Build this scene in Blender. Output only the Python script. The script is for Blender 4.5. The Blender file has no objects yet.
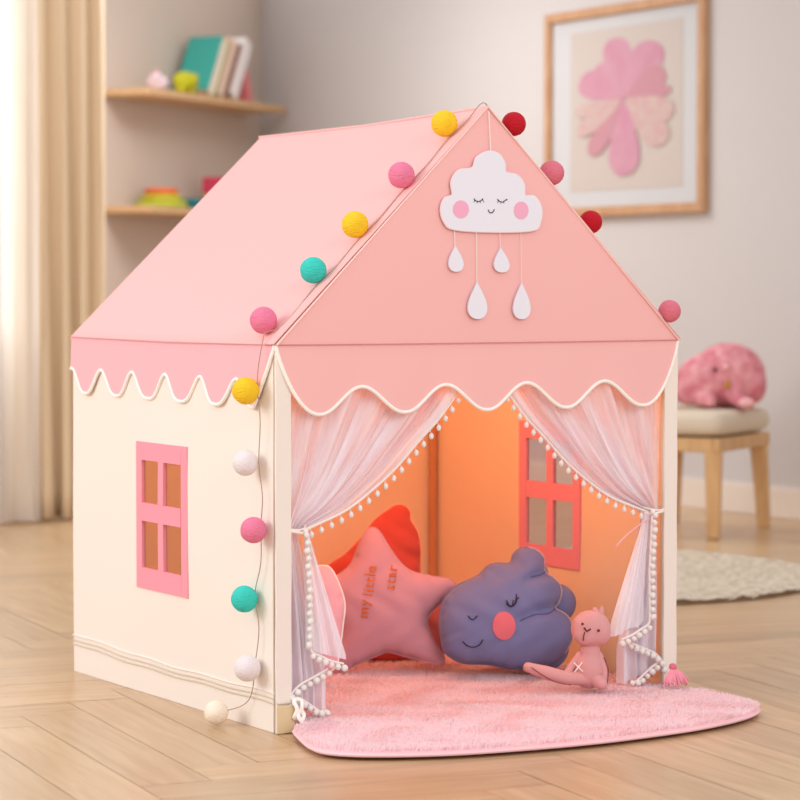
import bpy, bmesh, math, random
import numpy as np
from mathutils import Vector, Matrix
from mathutils.geometry import delaunay_2d_cdt
from mathutils.bvhtree import BVHTree
random.seed(4)
rng = np.random.default_rng(7)
sc = bpy.context.scene
COL = sc.collection
PI = math.pi

# ------------------------------------------------------------------ camera
cam_d = bpy.data.cameras.new('camera')
cam = bpy.data.objects.new('camera', cam_d)
COL.objects.link(cam)
cam.location = (-2.56, -4.756, 0.939)
cam.rotation_euler = (PI / 2 - 0.0434, 0, -0.5421)
cam_d.sensor_width = 36
cam_d.lens = 2577 / 800 * 36
cam_d.clip_start = 0.1
cam_d.clip_end = 60
cam_d.dof.use_dof = True
cam_d.dof.focus_distance = 5.55
cam_d.dof.aperture_fstop = 4.0
sc.camera = cam

# ------------------------------------------------------------------ world and lights
world = bpy.data.worlds.new('world')
sc.world = world
world.use_nodes = True
bg = world.node_tree.nodes['Background']
bg.inputs[0].default_value = (1.0, 0.985, 0.97, 1)
bg.inputs[1].default_value = 0.92

def area(name, loc, target, size, power, color):
    l = bpy.data.lights.new(name, 'AREA')
    l.shape = 'RECTANGLE'
    l.size, l.size_y = size
    l.energy = power
    l.color = color
    o = bpy.data.objects.new(name, l)
    COL.objects.link(o)
    o.location = loc
    o.rotation_euler = (Vector(target) - Vector(loc)).to_track_quat('-Z', 'Y').to_euler()
    return o

area('assumed_left_key', (-4.6, 1.2, 2.5), (0.3, 0.6, 0.6), (2.6, 2.0), 98, (1.0, 0.98, 0.96))  # assumed key light added out of view on the left; no window stands there
area('front_fill', (-0.3, -5.2, 2.8), (0.6, 0.2, 0.7), (2.6, 1.6), 72, (1.0, 0.98, 0.97))  # added fill from the camera side to lift the gable front
area('sky_outside_window', (0.4, 6.1, 1.7), (0.4, 4.0, 1.3), (2.6, 2.2), 60, (1.0, 0.99, 0.98))
area('alcove_fill', (2.6, 5.2, 2.65), (2.7, 5.4, 0.0), (1.2, 1.2), 46, (1.0, 0.98, 0.96))  # added fill that brightens the shelf alcove and right wall; no fixture there
warm_fill = bpy.data.lights.new('tent_warm_fill', 'POINT')  # unseen fill added for the warm glow inside; no bulb is built
warm_fill.energy = 7.0
warm_fill.color = (1.0, 0.64, 0.33)
warm_fill.shadow_soft_size = 0.12
lo = bpy.data.objects.new('tent_warm_fill', warm_fill)
COL.objects.link(lo)
lo.location = (0.5, 0.42, 0.98)

sc.view_settings.view_transform = 'Standard'
sc.view_settings.look = 'None'
sc.view_settings.gamma = 1
sc.view_settings.use_curve_mapping = False
sc.view_settings.exposure = 0.0

# ------------------------------------------------------------------ materials
def lin(c):
    return tuple(((x / 255) / 12.92 if x / 255 <= 0.04045 else (((x / 255) + 0.055) / 1.055) ** 2.4) for x in c)

def mat(name, rgb, rough=0.85, noise=0.0, nscale=20, bump=0.0, bscale=300, rgb2=None, spec=0.3, sheen=0.0, coord='Object', stretch=(1, 1, 1), metal=0.0, sss=0.0):
    m = bpy.data.materials.new(name)
    m.use_nodes = True
    nt = m.node_tree
    b = nt.nodes['Principled BSDF']
    c = lin(rgb)
    b.inputs['Base Color'].default_value = (*c, 1)
    b.inputs['Roughness'].default_value = rough
    b.inputs['Specular IOR Level'].default_value = spec
    b.inputs['Metallic'].default_value = metal
    if sheen:
        b.inputs['Sheen Weight'].default_value = sheen
        b.inputs['Sheen Roughness'].default_value = 0.5
    tc = nt.nodes.new('ShaderNodeTexCoord')
    mp = nt.nodes.new('ShaderNodeMapping')
    mp.inputs['Scale'].default_value = stretch
    nt.links.new(tc.outputs[coord], mp.inputs[0])
    if noise or rgb2:
        n = nt.nodes.new('ShaderNodeTexNoise')
        n.inputs['Scale'].default_value = nscale
        n.inputs['Detail'].default_value = 5
        nt.links.new(mp.outputs[0], n.inputs['Vector'])
        r = nt.nodes.new('ShaderNodeValToRGB')
        c2 = lin(rgb2) if rgb2 else tuple(x * (1 - noise) for x in c)
        r.color_ramp.elements[0].position = 0.35
        r.color_ramp.elements[1].position = 0.65
        r.color_ramp.elements[0].color = (*c2, 1)
        r.color_ramp.elements[1].color = (*c, 1)
        nt.links.new(n.outputs[0], r.inputs[0])
        nt.links.new(r.outputs[0], b.inputs['Base Color'])
    if bump:
        n2 = nt.nodes.new('ShaderNodeTexNoise')
        n2.inputs['Scale'].default_value = bscale
        n2.inputs['Detail'].default_value = 3
        nt.links.new(mp.outputs[0], n2.inputs['Vector'])
        bp = nt.nodes.new('ShaderNodeBump')
        bp.inputs['Strength'].default_value = bump
        bp.inputs['Distance'].default_value = 0.004
        nt.links.new(n2.outputs[0], bp.inputs['Height'])
        nt.links.new(bp.outputs[0], b.inputs['Normal'])
    return m

def sheer(name, rgb, alpha, stripe=60, lo_=0.5, trans=0.45):
    """gathered see-through cloth: transparent where thin, denser along its own gathers (UV)"""
    m = bpy.data.materials.new(name)
    m.use_nodes = True
    nt = m.node_tree
    nt.nodes.clear()
    out = nt.nodes.new('ShaderNodeOutputMaterial')
    dif = nt.nodes.new('ShaderNodeBsdfDiffuse')
    tl = nt.nodes.new('ShaderNodeBsdfTranslucent')
    tp = nt.nodes.new('ShaderNodeBsdfTransparent')
    c = (*lin(rgb), 1)
    dif.inputs[0].default_value = c
    tl.inputs[0].default_value = c
    mx = nt.nodes.new('ShaderNodeMixShader')
    mx.inputs[0].default_value = trans
    nt.links.new(dif.outputs[0], mx.inputs[1])
    nt.links.new(tl.outputs[0], mx.inputs[2])
    uv = nt.nodes.new('ShaderNodeUVMap')
    mp = nt.nodes.new('ShaderNodeMapping')
    mp.inputs['Scale'].default_value = (stripe, 1.2, 1)
    nt.links.new(uv.outputs[0], mp.inputs[0])
    n = nt.nodes.new('ShaderNodeTexNoise')
    n.inputs['Scale'].default_value = 1.0
    n.inputs['Detail'].default_value = 3
    nt.links.new(mp.outputs[0], n.inputs['Vector'])
    mr = nt.nodes.new('ShaderNodeMapRange')
    mr.inputs[1].default_value = 0.35
    mr.inputs[2].default_value = 0.7
    mr.inputs[3].default_value = alpha * lo_
    mr.inputs[4].default_value = min(1, alpha * 1.35)
    nt.links.new(n.outputs[0], mr.inputs[0])
    m2 = nt.nodes.new('ShaderNodeMixShader')
    nt.links.new(mr.outputs[0], m2.inputs[0])
    nt.links.new(tp.outputs[0], m2.inputs[1])
    nt.links.new(mx.outputs[0], m2.inputs[2])
    nt.links.new(m2.outputs[0], out.inputs[0])
    return m

M = {}
M['wall'] = mat('wall_paint', (200, 196, 197), 0.9, bump=0.05, bscale=60)
M['wall_warm'] = mat('wall_paint_warm', (208, 192, 180), 0.9, bump=0.05, bscale=60)
M['skirting'] = mat('white_skirting', (226, 214, 204), 0.5)
M['wood'] = mat('light_oak', (216, 180, 138), 0.5, rgb2=(202, 162, 118), nscale=6, stretch=(1, 8, 8))
M['wood_stool'] = mat('beech', (216, 176, 128), 0.45, rgb2=(202, 158, 110), nscale=7, stretch=(8, 8, 1))
M['frame_wood'] = mat('frame_wood', (196, 156, 122), 0.5, rgb2=(182, 138, 104), nscale=9, stretch=(6, 6, 1))
M['cream'] = mat('cream_canvas', (246, 236, 228), 0.9, bump=0.10, bscale=500)
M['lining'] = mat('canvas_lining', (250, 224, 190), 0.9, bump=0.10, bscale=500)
M['cream_dark'] = mat('cream_canvas_base', (226, 205, 165), 0.9)
M['pink'] = mat('pink_canvas', (248, 190, 189), 0.88, bump=0.08, bscale=500)
M['pink_side'] = mat('pink_canvas_valance', (246, 186, 195), 0.88, bump=0.08, bscale=500)
M['pink_win'] = mat('pink_window_tape', (246, 160, 178), 0.85)
M['piping'] = mat('white_piping', (255, 250, 245), 0.7)
M['seam'] = mat('dark_seam_thread', (214, 146, 144), 0.9)  # thread in a darker pink than the canvas
M['seam_cream'] = mat('cream_stitching', (220, 205, 186), 0.9)
M['cord'] = mat('grey_cord', (176, 146, 130), 0.7)
M['white_cord'] = mat('white_cord', (250, 240, 236), 0.7)
M['felt_white'] = mat('white_felt', (238, 237, 250), 0.9)
M['felt_edge'] = mat('pale_pink_felt_edge', (248, 226, 232), 0.9)
M['cheek'] = mat('pink_felt', (246, 178, 208), 0.9)
M['ink'] = mat('dark_thread', (52, 44, 60), 0.8)
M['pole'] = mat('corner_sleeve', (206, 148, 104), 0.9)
M['pom'] = mat('pompom_white', (252, 248, 246), 0.95, bump=0.5, bscale=900)
M['ball_yellow'] = mat('cotton_yellow', (252, 206, 40), 0.75, bump=1.0, bscale=90, stretch=(1, 1, 4))
M['ball_pink'] = mat('cotton_pink', (240, 130, 165), 0.75, bump=1.0, bscale=90, stretch=(1, 1, 4))
M['ball_teal'] = mat('cotton_teal', (60, 210, 198), 0.75, bump=1.0, bscale=90, stretch=(1, 1, 4))
M['ball_white'] = mat('cotton_white', (238, 228, 232), 0.75, bump=0.6, bscale=120, stretch=(1, 1, 3))
M['ball_cream'] = mat('cotton_cream', (250, 236, 218), 0.75, bump=0.6, bscale=120, stretch=(1, 1, 3))
M['ball_red'] = mat('cotton_red', (196, 8, 34), 0.7, bump=1.0, bscale=80, stretch=(1, 1, 4))
M['ball_rose'] = mat('cotton_rose', (228, 120, 140), 0.75, bump=1.0, bscale=80, stretch=(1, 1, 4))
M['tulle'] = sheer('pink_tulle', (250, 246, 255), 0.80, 12, 0.40, 0.08)
M['tulle_back'] = sheer('pink_tulle_inner', (244, 206, 220), 0.74, 12, 0.75, 0.10)
M['tulle_tail'] = sheer('white_pink_tulle', (250, 246, 255), 0.90, 12, 0.62, 0.08)
M['sheer'] = sheer('white_voile', (255, 253, 250), 0.6, 10, 0.85, 0.6)
M['drape'] = mat('beige_drape', (234, 212, 182), 0.9, bump=0.1, bscale=300)
M['star'] = mat('dusty_pink_velvet', (206, 150, 164), 0.85, bump=0.08, bscale=200, sheen=0.2)
M['gold'] = mat('gold_sequin', (214, 120, 60), 0.35, metal=0.7, bump=0.8, bscale=400)
M['coral'] = mat('coral_plush', (206, 76, 62), 0.85, bump=0.12, bscale=60, sheen=0.2)
M['coral_soft'] = mat('salmon_plush', (240, 140, 136), 0.85)
M['pinkpillow'] = mat('pink_cotton', (248, 190, 204), 0.85)
M['cloudblue'] = mat('blue_velvet', (122, 126, 172), 0.85, bump=0.10, bscale=30, sheen=0.15)
M['cloudpipe'] = mat('lilac_piping', (232, 190, 196), 0.8)
M['cheek_coral'] = mat('coral_patch', (232, 118, 130), 0.85)
M['bunny'] = mat('pink_bunny_plush', (222, 160, 160), 0.9, bump=0.3, bscale=150, sheen=0.2)
M['bunny_seam'] = mat('bunny_stitch', (140, 60, 60), 0.8)
M['fur'] = mat('pink_fur', (255, 243, 246), 0.9, rgb2=(255, 230, 236), nscale=14, coord='Generated')
_nt = M['fur'].node_tree
_b = _nt.nodes['Principled BSDF']
_tl = _nt.nodes.new('ShaderNodeBsdfTranslucent'); _mx = _nt.nodes.new('ShaderNodeMixShader'); _mx.inputs[0].default_value = 0.45
_nt.links.new(_b.inputs['Base Color'].links[0].from_socket, _tl.inputs[0])
_nt.links.new(_b.outputs[0], _mx.inputs[1]); _nt.links.new(_tl.outputs[0], _mx.inputs[2])
_nt.links.new(_mx.outputs[0], _nt.nodes['Material Output'].inputs[0])
M['furbase'] = mat('pink_rug_backing', (254, 208, 218), 0.9)
M['rug'] = mat('oatmeal_wool', (222, 208, 190), 0.95, rgb2=(190, 172, 150), nscale=40, bump=0.8, bscale=90)
M['rugedge'] = mat('rug_backing', (130, 104, 82), 0.95)
M['cushion'] = mat('stool_linen', (216, 200, 180), 0.9, bump=0.2, bscale=300)
M['plush'] = mat('rose_plush', (234, 166, 172), 0.95, rgb2=(208, 118, 132), nscale=22, bump=0.8, bscale=60)
M['plush_light'] = mat('pale_rose_plush', (240, 184, 186), 0.95)
M['straw'] = mat('straw', (206, 180, 110), 0.9, bump=0.8, bscale=60)
M['paper'] = mat('book_pages', (240, 226, 206), 0.9)
M['mat_board'] = mat('white_mount', (196, 197, 201), 0.8)
M['art_bg'] = mat('cream_print', (192, 182, 177), 0.8)
M['art_pink'] = mat('print_pink', (192, 136, 158), 0.8, rgb2=(196, 148, 165), nscale=9)
M['art_pale'] = mat('print_pale_pink', (194, 158, 162), 0.8, rgb2=(194, 176, 168), nscale=30)
M['art_rose'] = mat('print_rose', (188, 138, 150), 0.8)
M['glazing'] = None

# ------------------------------------------------------------------ object helpers
def mesh(name, verts, faces, m, parent=None, smooth=False, uvs=None, loc=None):
    me = bpy.data.meshes.new(name)
    me.from_pydata([tuple(map(float, v)) for v in verts], [], [tuple(int(i) for i in f) for f in faces])
    if isinstance(m, (list, tuple)):
        for x in m:
            me.materials.append(x)
    elif m:
        me.materials.append(m)
    if smooth:
        me.polygons.foreach_set('use_smooth', [True] * len(me.polygons))
        me.set_sharp_from_angle(angle=math.radians(48))
    if uvs is not None:
        ul = me.uv_layers.new(name='UVMap')
        li = np.zeros(len(me.loops), dtype=np.int32)
        me.loops.foreach_get('vertex_index', li)
        ul.data.foreach_set('uv', np.asarray(uvs, dtype=np.float32)[li].ravel())
    me.update()
    o = bpy.data.objects.new(name, me)
    COL.objects.link(o)
    if parent:
        o.parent = parent
        o.matrix_parent_inverse = Matrix.Translation(-parent.location) if not parent.get('_local') else Matrix()
    if loc:
        o.location = loc
    return o

def tag(o, label=None, cat=None, group=None, kind=None):
    if label: o['label'] = label
    if cat: o['category'] = cat
    if group: o['group'] = group
    if kind: o['kind'] = kind
    return o

def thing(name, label, cat, loc=(0, 0, 0), group=None):
    o = bpy.data.objects.new(name, None)
    o.empty_display_size = 0.05
    COL.objects.link(o)
    o.location = loc
    return tag(o, label, cat, group)

def reparent(o, parent):
    o.parent = parent
    return o

class G:
    """geometry collector in world coordinates"""
    def __init__(s):
        s.v, s.f = [], []
    def add(s, v, f):
        n = len(s.v)
        s.v += [tuple(map(float, p)) for p in v]
        s.f += [tuple(i + n for i in q) for q in f]
        return s
    def box(s, a, b, M_=None):
        (x0, y0, z0), (x1, y1, z1) = a, b
        v = [(x0, y0, z0), (x1, y0, z0), (x1, y1, z0), (x0, y1, z0), (x0, y0, z1), (x1, y0, z1), (x1, y1, z1), (x0, y1, z1)]
        if M_ is not None:
            v = [M_ @ Vector(p) for p in v]
        return s.add(v, [(0, 3, 2, 1), (4, 5, 6, 7), (0, 1, 5, 4), (1, 2, 6, 5), (2, 3, 7, 6), (3, 0, 4, 7)])
    def tube(s, pts, r, n=8, closed=False, r2=None):
        pts = [Vector(p) for p in pts]
        m = len(pts)
        rings, prev = [], None
        for i, p in enumerate(pts):
            if closed:
                t = pts[(i + 1) % m] - pts[i - 1]
            else:
                t = pts[min(i + 1, m - 1)] - pts[max(i - 1, 0)]
            t = t.normalized() if t.length > 1e-9 else Vector((0, 0, 1))
            if prev is None:
                ref = Vector((0, 0, 1)) if abs(t.z) < 0.9 else Vector((1, 0, 0))
                nrm = t.cross(ref).normalized()
            else:
                nrm = (prev - t * prev.dot(t)).normalized()
            prev = nrm
            bn = t.cross(nrm)
            rr = r if r2 is None else r + (r2 - r) * i / (m - 1)
            rings.append([p + (nrm * math.cos(a) + bn * math.sin(a)) * rr for a in [2 * PI * k / n for k in range(n)]])
        v = [q for R_ in rings for q in R_]
        f = []
        for i in range(m if closed else m - 1):
            j = (i + 1) % m
            for k in range(n):
                f.append((i * n + k, i * n + (k + 1) % n, j * n + (k + 1) % n, j * n + k))
        if not closed:
            f.append(tuple(range(n))[::-1])
            f.append(tuple((m - 1) * n + k for k in range(n)))
        return s.add(v, f)
    def sphere(s, c, r, n=16, m=10, M_=None):
        r = (r, r, r) if not hasattr(r, '__len__') else r
        v = [(0, 0, 1)]
        for i in range(1, m):
            th = PI * i / m
            for k in range(n):
                a = 2 * PI * k / n
                v.append((math.sin(th) * math.cos(a), math.sin(th) * math.sin(a), math.cos(th)))
        v.append((0, 0, -1))
        out = []
        for p in v:
            q = Vector((p[0] * r[0], p[1] * r[1], p[2] * r[2]))
            if M_ is not None:
                q = M_ @ q
            out.append(q + Vector(c))
        f = [(0, 1 + k, 1 + (k + 1) % n) for k in range(n)]
        for i in range(m - 2):
            for k in range(n):
                a = 1 + i * n
                f.append((a + k, a + n + k, a + n + (k + 1) % n, a + (k + 1) % n))
        a = 1 + (m - 2) * n
        f += [(a + k, len(v) - 1, a + (k + 1) % n) for k in range(n)]
        return s.add(out, f)
    def lathe(s, prof, n=32, M_=None):
        v, f = [], []
        for (r, z) in prof:
            for k in range(n):
                a = 2 * PI * k / n
                p = Vector((r * math.cos(a), r * math.sin(a), z))
                v.append(M_ @ p if M_ is not None else p)
        m = len(prof)
        for i in range(m - 1):
            for k in range(n):
                f.append((i * n + k, i * n + (k + 1) % n, (i + 1) * n + (k + 1) % n, (i + 1) * n + k))
        f.append(tuple(range(n))[::-1])
        f.append(tuple((m - 1) * n + k for k in range(n)))
        return s.add(v, f)
    def plate(s, outline, thick, frame):
        """flat plate with an outline; frame(u, v, w) -> world"""
        n = len(outline)
        res = delaunay_2d_cdt([Vector(p) for p in outline], [(i, (i + 1) % n) for i in range(n)], [], 1, 1e-7)
        vv, ff = res[0], res[2]
        k = len(vv)
        v = [frame(p[0], p[1], thick) for p in vv] + [frame(p[0], p[1], 0) for p in vv]
        f = [tuple(q) for q in ff] + [tuple(i + k for i in reversed(q)) for q in ff]
        s.add(v, f)
        v = [frame(p[0], p[1], thick) for p in outline] + [frame(p[0], p[1], 0) for p in outline]
        return s.add(v, [(i, i + n, (i + 1) % n + n, (i + 1) % n) for i in range(n)])
    def build(s, name, m, parent=None, smooth=False, label=None):
        o = mesh(name, s.v, s.f, m, parent, smooth)
        if label: o['label'] = label
        return o

def catmull(pts, n=8, closed=True):
    P = [np.array(p, float) for p in pts]
    m = len(P)
    out = []
    for i in range(m if closed else m - 1):
        if closed:
            a, b, c, d = P[i - 1], P[i], P[(i + 1) % m], P[(i + 2) % m]
        else:
            a, b, c, d = P[max(i - 1, 0)], P[i], P[i + 1], P[min(i + 2, m - 1)]
        for k in range(n):
            t = k / n
            out.append(0.5 * ((2 * b) + (c - a) * t + (2 * a - 5 * b + 4 * c - d) * t * t + (3 * b - a - 3 * c + d) * t ** 3))
    if not closed:
        out.append(P[-1])
    return [tuple(p) for p in out]

def bevel(o, w, seg=2):
    md = o.modifiers.new('bevel', 'BEVEL')
    md.width = w
    md.segments = seg
    md.limit_method = 'ANGLE'
    return o

# ------------------------------------------------------------------ floor: herringbone boards
def build_floor():
    FA = math.radians(31.06 - 23)          # board direction from +y toward +x
    d1 = np.array([math.sin(FA), math.cos(FA)])
    d2 = np.array([math.cos(FA), -math.sin(FA)])
    Wd, Ln = 0.145, 0.145 * 6
    V, F, UV, CO = [], [], [], []
    def board(o, du, dv, L, Wb):
        c = o + du * L / 2 + dv * Wb / 2
        if not (-6.5 < c[0] < 6.5 and -6.5 < c[1] < 9.5):
            return
        g = 0.0007
        ps = [o + du * g + dv * g, o + du * (L - g) + dv * g, o + du * (L - g) + dv * (Wb - g), o + du * g + dv * (Wb - g)]
        z = random.uniform(-0.00015, 0.00015)
        n = len(V)
        V.extend([(p[0], p[1], z) for p in ps])
        q = np.cross(np.append(ps[1] - ps[0], 0), np.append(ps[2] - ps[0], 0))[2]
        F.append((n, n + 1, n + 2, n + 3) if q > 0 else (n + 3, n + 2, n + 1, n))
        u0, v0 = random.uniform(0, 50), random.uniform(0, 50)
        UV.extend([(u0, v0), (u0 + L, v0), (u0 + L, v0 + Wb), (u0, v0 + Wb)])
        r = random.random()
        CO.extend([r] * 4)
    k = 6
    for i in range(-70, 70):
        for j in range(-16, 16):
            # L-shaped herringbone cell: shift (W,W) along the zigzag, (L,-L) between columns
            o = d1 * (i * Wd + j * Ln) + d2 * (i * Wd - j * Ln)
            board(o, d1, d2, Ln, Wd)
            board(o + d1 * 0 + d2 * Wd, d2, d1, Ln, Wd)
    me = bpy.data.meshes.new('floor')
    # base sheet under the boards shows in the joints
    n = len(V)
    V.extend([(-7, -7, -0.002), (7, -7, -0.002), (7, 10, -0.002), (-7, 10, -0.002)])
    F.append((n, n + 1, n + 2, n + 3))
    UV.extend([(0, 0)] * 4)
    CO.extend([0.2] * 4)
    me.from_pydata(V, [], F)
    li = np.zeros(len(me.loops), dtype=np.int32)
    me.loops.foreach_get('vertex_index', li)
    ul = me.uv_layers.new(name='UVMap')
    ul.data.foreach_set('uv', np.array(UV, dtype=np.float32)[li].ravel())
    at = me.attributes.new('tone', 'FLOAT', 'POINT')
    at.data.foreach_set('value', np.array(CO, dtype=np.float32))
    m = bpy.data.materials.new('oak_boards')
    m.use_nodes = True
    nt = m.node_tree
    b = nt.nodes['Principled BSDF']
    b.inputs['Roughness'].default_value = 0.30
    b.inputs['Specular IOR Level'].default_value = 0.5
    uv = nt.nodes.new('ShaderNodeUVMap')
    mp = nt.nodes.new('ShaderNodeMapping')
    mp.inputs['Scale'].default_value = (2.2, 26, 1)
    nt.links.new(uv.outputs[0], mp.inputs[0])
    no = nt.nodes.new('ShaderNodeTexNoise')
    no.inputs['Scale'].default_value = 1.3
    no.inputs['Detail'].default_value = 6
    no.inputs['Distortion'].default_value = 0.6
    nt.links.new(mp.outputs[0], no.inputs['Vector'])
    r = nt.nodes.new('ShaderNodeValToRGB')
    r.color_ramp.elements[0].position = 0.3
    r.color_ramp.elements[1].position = 0.7
    r.color_ramp.elements[0].color = (*lin((190, 154, 116)), 1)
    r.color_ramp.elements[1].color = (*lin((210, 178, 140)), 1)
    nt.links.new(no.outputs[0], r.inputs[0])
    an = nt.nodes.new('ShaderNodeAttribute')
    an.attribute_name = 'tone'
    mr = nt.nodes.new('ShaderNodeMapRange')
    mr.inputs[3].default_value = 0.86
    mr.inputs[4].default_value = 1.06
    nt.links.new(an.outputs['Fac'], mr.inputs[0])
    mu = nt.nodes.new('ShaderNodeVectorMath')
    mu.operation = 'SCALE'
    nt.links.new(r.outputs[0], mu.inputs[0])
    nt.links.new(mr.outputs[0], mu.inputs['Scale'])
    nt.links.new(mu.outputs[0], b.inputs['Base Color'])
    me.materials.append(m)
    o = bpy.data.objects.new('floor', me)
    COL.objects.link(o)
    tag(o, kind='structure')
build_floor()

# ------------------------------------------------------------------ walls
WX = 4.205
cn = np.array([4.205, 7.969])
wd = np.array([0.82664, 0.56274])
wn = np.array([0.56274, -0.82664])
ret = cn + wd * -2.5
def wall_seg(name, a, b, m, z0=0, z1=2.7, th=0.12, flip=1):
    a, b = np.array(a, float), np.array(b, float)
    d = (b - a) / np.linalg.norm(b - a)
    n = np.array([-d[1], d[0]]) * flip * th
    v = [(*a, z0), (*b, z0), (*(b + n), z0), (*(a + n), z0), (*a, z1), (*b, z1), (*(b + n), z1), (*(a + n), z1)]
    return tag(mesh(name, v, [(0, 3, 2, 1), (4, 5, 6, 7), (0, 1, 5, 4), (1, 2, 6, 5), (2, 3, 7, 6), (3, 0, 4, 7)], m), kind='structure')
wall_seg('wall_right', (WX, -3.5), (WX, 7.969), M['wall'], flip=-1)
wall_seg('wall_back', cn, ret, M['wall_warm'], flip=-1)
wall_seg('wall_alcove', ret, (1.80, 5.05), M['wall_warm'], flip=-1)
# window wall with opening
g = G()
wx0, wx1, wz0, wz1 = -0.7, 1.55, 0.72, 2.45
g.box((-4.5, 5.05, 0), (wx0, 5.17, 2.7)).box((wx1, 5.05, 0), (1.80, 5.17, 2.7)).box((wx0, 5.05, 0), (wx1, 5.17, wz0)).box((wx0, 5.05, wz1), (wx1, 5.17, 2.7))
tag(g.build('wall_window', M['wall_warm']), kind='structure')
g = G()
for (a, b) in (((wx0, 5.08, wz0), (wx0 + .05, 5.13, wz1)), ((wx1 - .05, 5.08, wz0), (wx1, 5.13, wz1)), ((wx0 + .05, 5.08, wz0), (wx1 - .05, 5.13, wz0 + .05)), ((wx0 + .05, 5.08, wz1 - .05), (wx1 - .05, 5.13, wz1)), ((0.4, 5.08, wz0 + .05), (0.45, 5.13, wz1 - .05))):
    g.box(a, b)
tag(g.build('window_1', M['skirting']), kind='structure')
# skirting
g = G()
g.box((WX - .018, -3.4, 0), (WX, 7.95, 0.115)).box((WX - .012, -3.4, 0.115), (WX, 7.95, 0.128))
bevel(tag(g.build('baseboard_right', M['skirting']), kind='structure'), 0.004)
def seg_box(name, a, b, inset, z0, z1, m):
    a, b = np.array(a), np.array(b)
    d = (b - a) / np.linalg.norm(b - a)
    n = np.array([-d[1], d[0]]) * inset
    v = [(*a, z0), (*b, z0), (*(b + n), z0), (*(a + n), z0), (*a, z1), (*b, z1), (*(b + n), z1), (*(a + n), z1)]
    return tag(mesh(name, v, [(0, 1, 2, 3), (7, 6, 5, 4), (4, 5, 1, 0), (5, 6, 2, 1), (6, 7, 3, 2), (7, 4, 0, 3)], m), kind='structure')
seg_box('baseboard_back', cn + wd * -0.05, ret + wd * .05, 0.018, 0, 0.128, M['skirting'])

# ------------------------------------------------------------------ wall shelves and what stands on them
def W2(s, off, z):                     # position along the shelf wall
    p = cn + wd * s + wn * off
    return (p[0], p[1], z)
MW = Matrix(((wd[0], wn[0], 0, cn[0]), (wd[1], wn[1], 0, cn[1]), (0, 0, 1, 0), (0, 0, 0, 1)))
def shelf(z0, label):
    g = G().box((-1.70, 0.002, z0), (-0.225, 0.27, z0 + .036), MW)
    o = g.build('wall_shelf', M['wood'])
    tag(o, label, 'shelf', 'oak wall shelves in the corner')
    bevel(o, 0.006, 3)
shelf(1.890, 'long light oak wall shelf holding the leaning books')
shelf(1.310, 'lower light oak wall shelf holding stacking toys, beside the drape')
ST, SL = 1.926, 1.346

def book(s, w, h, dep, tilt, colr, label, off=0.05, z=ST, page=None, spine=True):
    z = z + max(0, w * math.sin(tilt)) + .001
    """book standing on its lower edge, leaning by tilt in the wall plane"""
    t = thing('book', label, 'book', W2(s, off, z), 'books leaning on the top shelf')
    R_ = MW.to_3x3().to_4x4() @ Matrix.Rotation(tilt, 4, 'Y')
    T_ = Matrix.Translation(W2(s, off, z)) @ R_
    m = mat('book_cover', colr, 0.6)
    c = 0.003
    g = G().box((0, 0, 0), (c, dep, h), T_).box((w - c, 0, 0), (w, dep, h), T_).box((0, 0, 0), (w, c, h), T_)
    if spine: g.box((c, dep - .0038, 0), (w - c, dep, h), T_)
    g.build('cover', m, t)
    G().box((c, c, .004), (w - c, dep - (.004 if spine else .002), h - .004), T_).build('pages', M['paper'] if page is None else mat('book_edge', page, .9), t)
    return t
TL = math.radians(30)
book(-1.065, .066, .335, .20, TL, (62, 164, 154), 'wide teal hardback at the front of the leaning row', spine=False)
book(-0.980, .046, .345, .17, TL, (206, 172, 70), 'mustard yellow book leaning against the teal one', page=(226, 200, 150))
book(-0.918, .074, .340, .17, TL, (232, 206, 186), 'thick tan book leaning between the mustard and brown ones', page=(226, 204, 186))
book(-0.824, .026, .335, .17, TL, (140, 84, 70), 'thin dark brown book in the leaning row')
book(-0.784, .078, .350, .18, TL, (240, 234, 234), 'tall white book ending the leaning row')
book(-0.560, .045, .170, .17, math.radians(-20), (222, 128, 132), 'short dusty pink book propped against the white book')

def blob(name, parts, m, parent=None, vox=0.006, smooth=6):
    g = G()
    for p in parts:
        if p[0] == 's':
            g.sphere(p[1], p[2], 20, 12, p[3] if len(p) > 3 else None)
        else:
            g.tube(p[1], p[2], 12, r2=p[3] if len(p) > 3 else None)
            g.sphere(p[1][0], p[2], 14, 8)
            g.sphere(p[1][-1], p[3] if len(p) > 3 else p[2], 14, 8)
    o = g.build(name, m, parent, True)
    r = o.modifiers.new('remesh', 'REMESH')
    r.mode = 'VOXEL'
    r.voxel_size = vox
    r.use_smooth_shade = True
    s_ = o.modifiers.new('smooth', 'SMOOTH')
    s_.iterations = smooth
    s_.factor = 0.5
    return o

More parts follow.
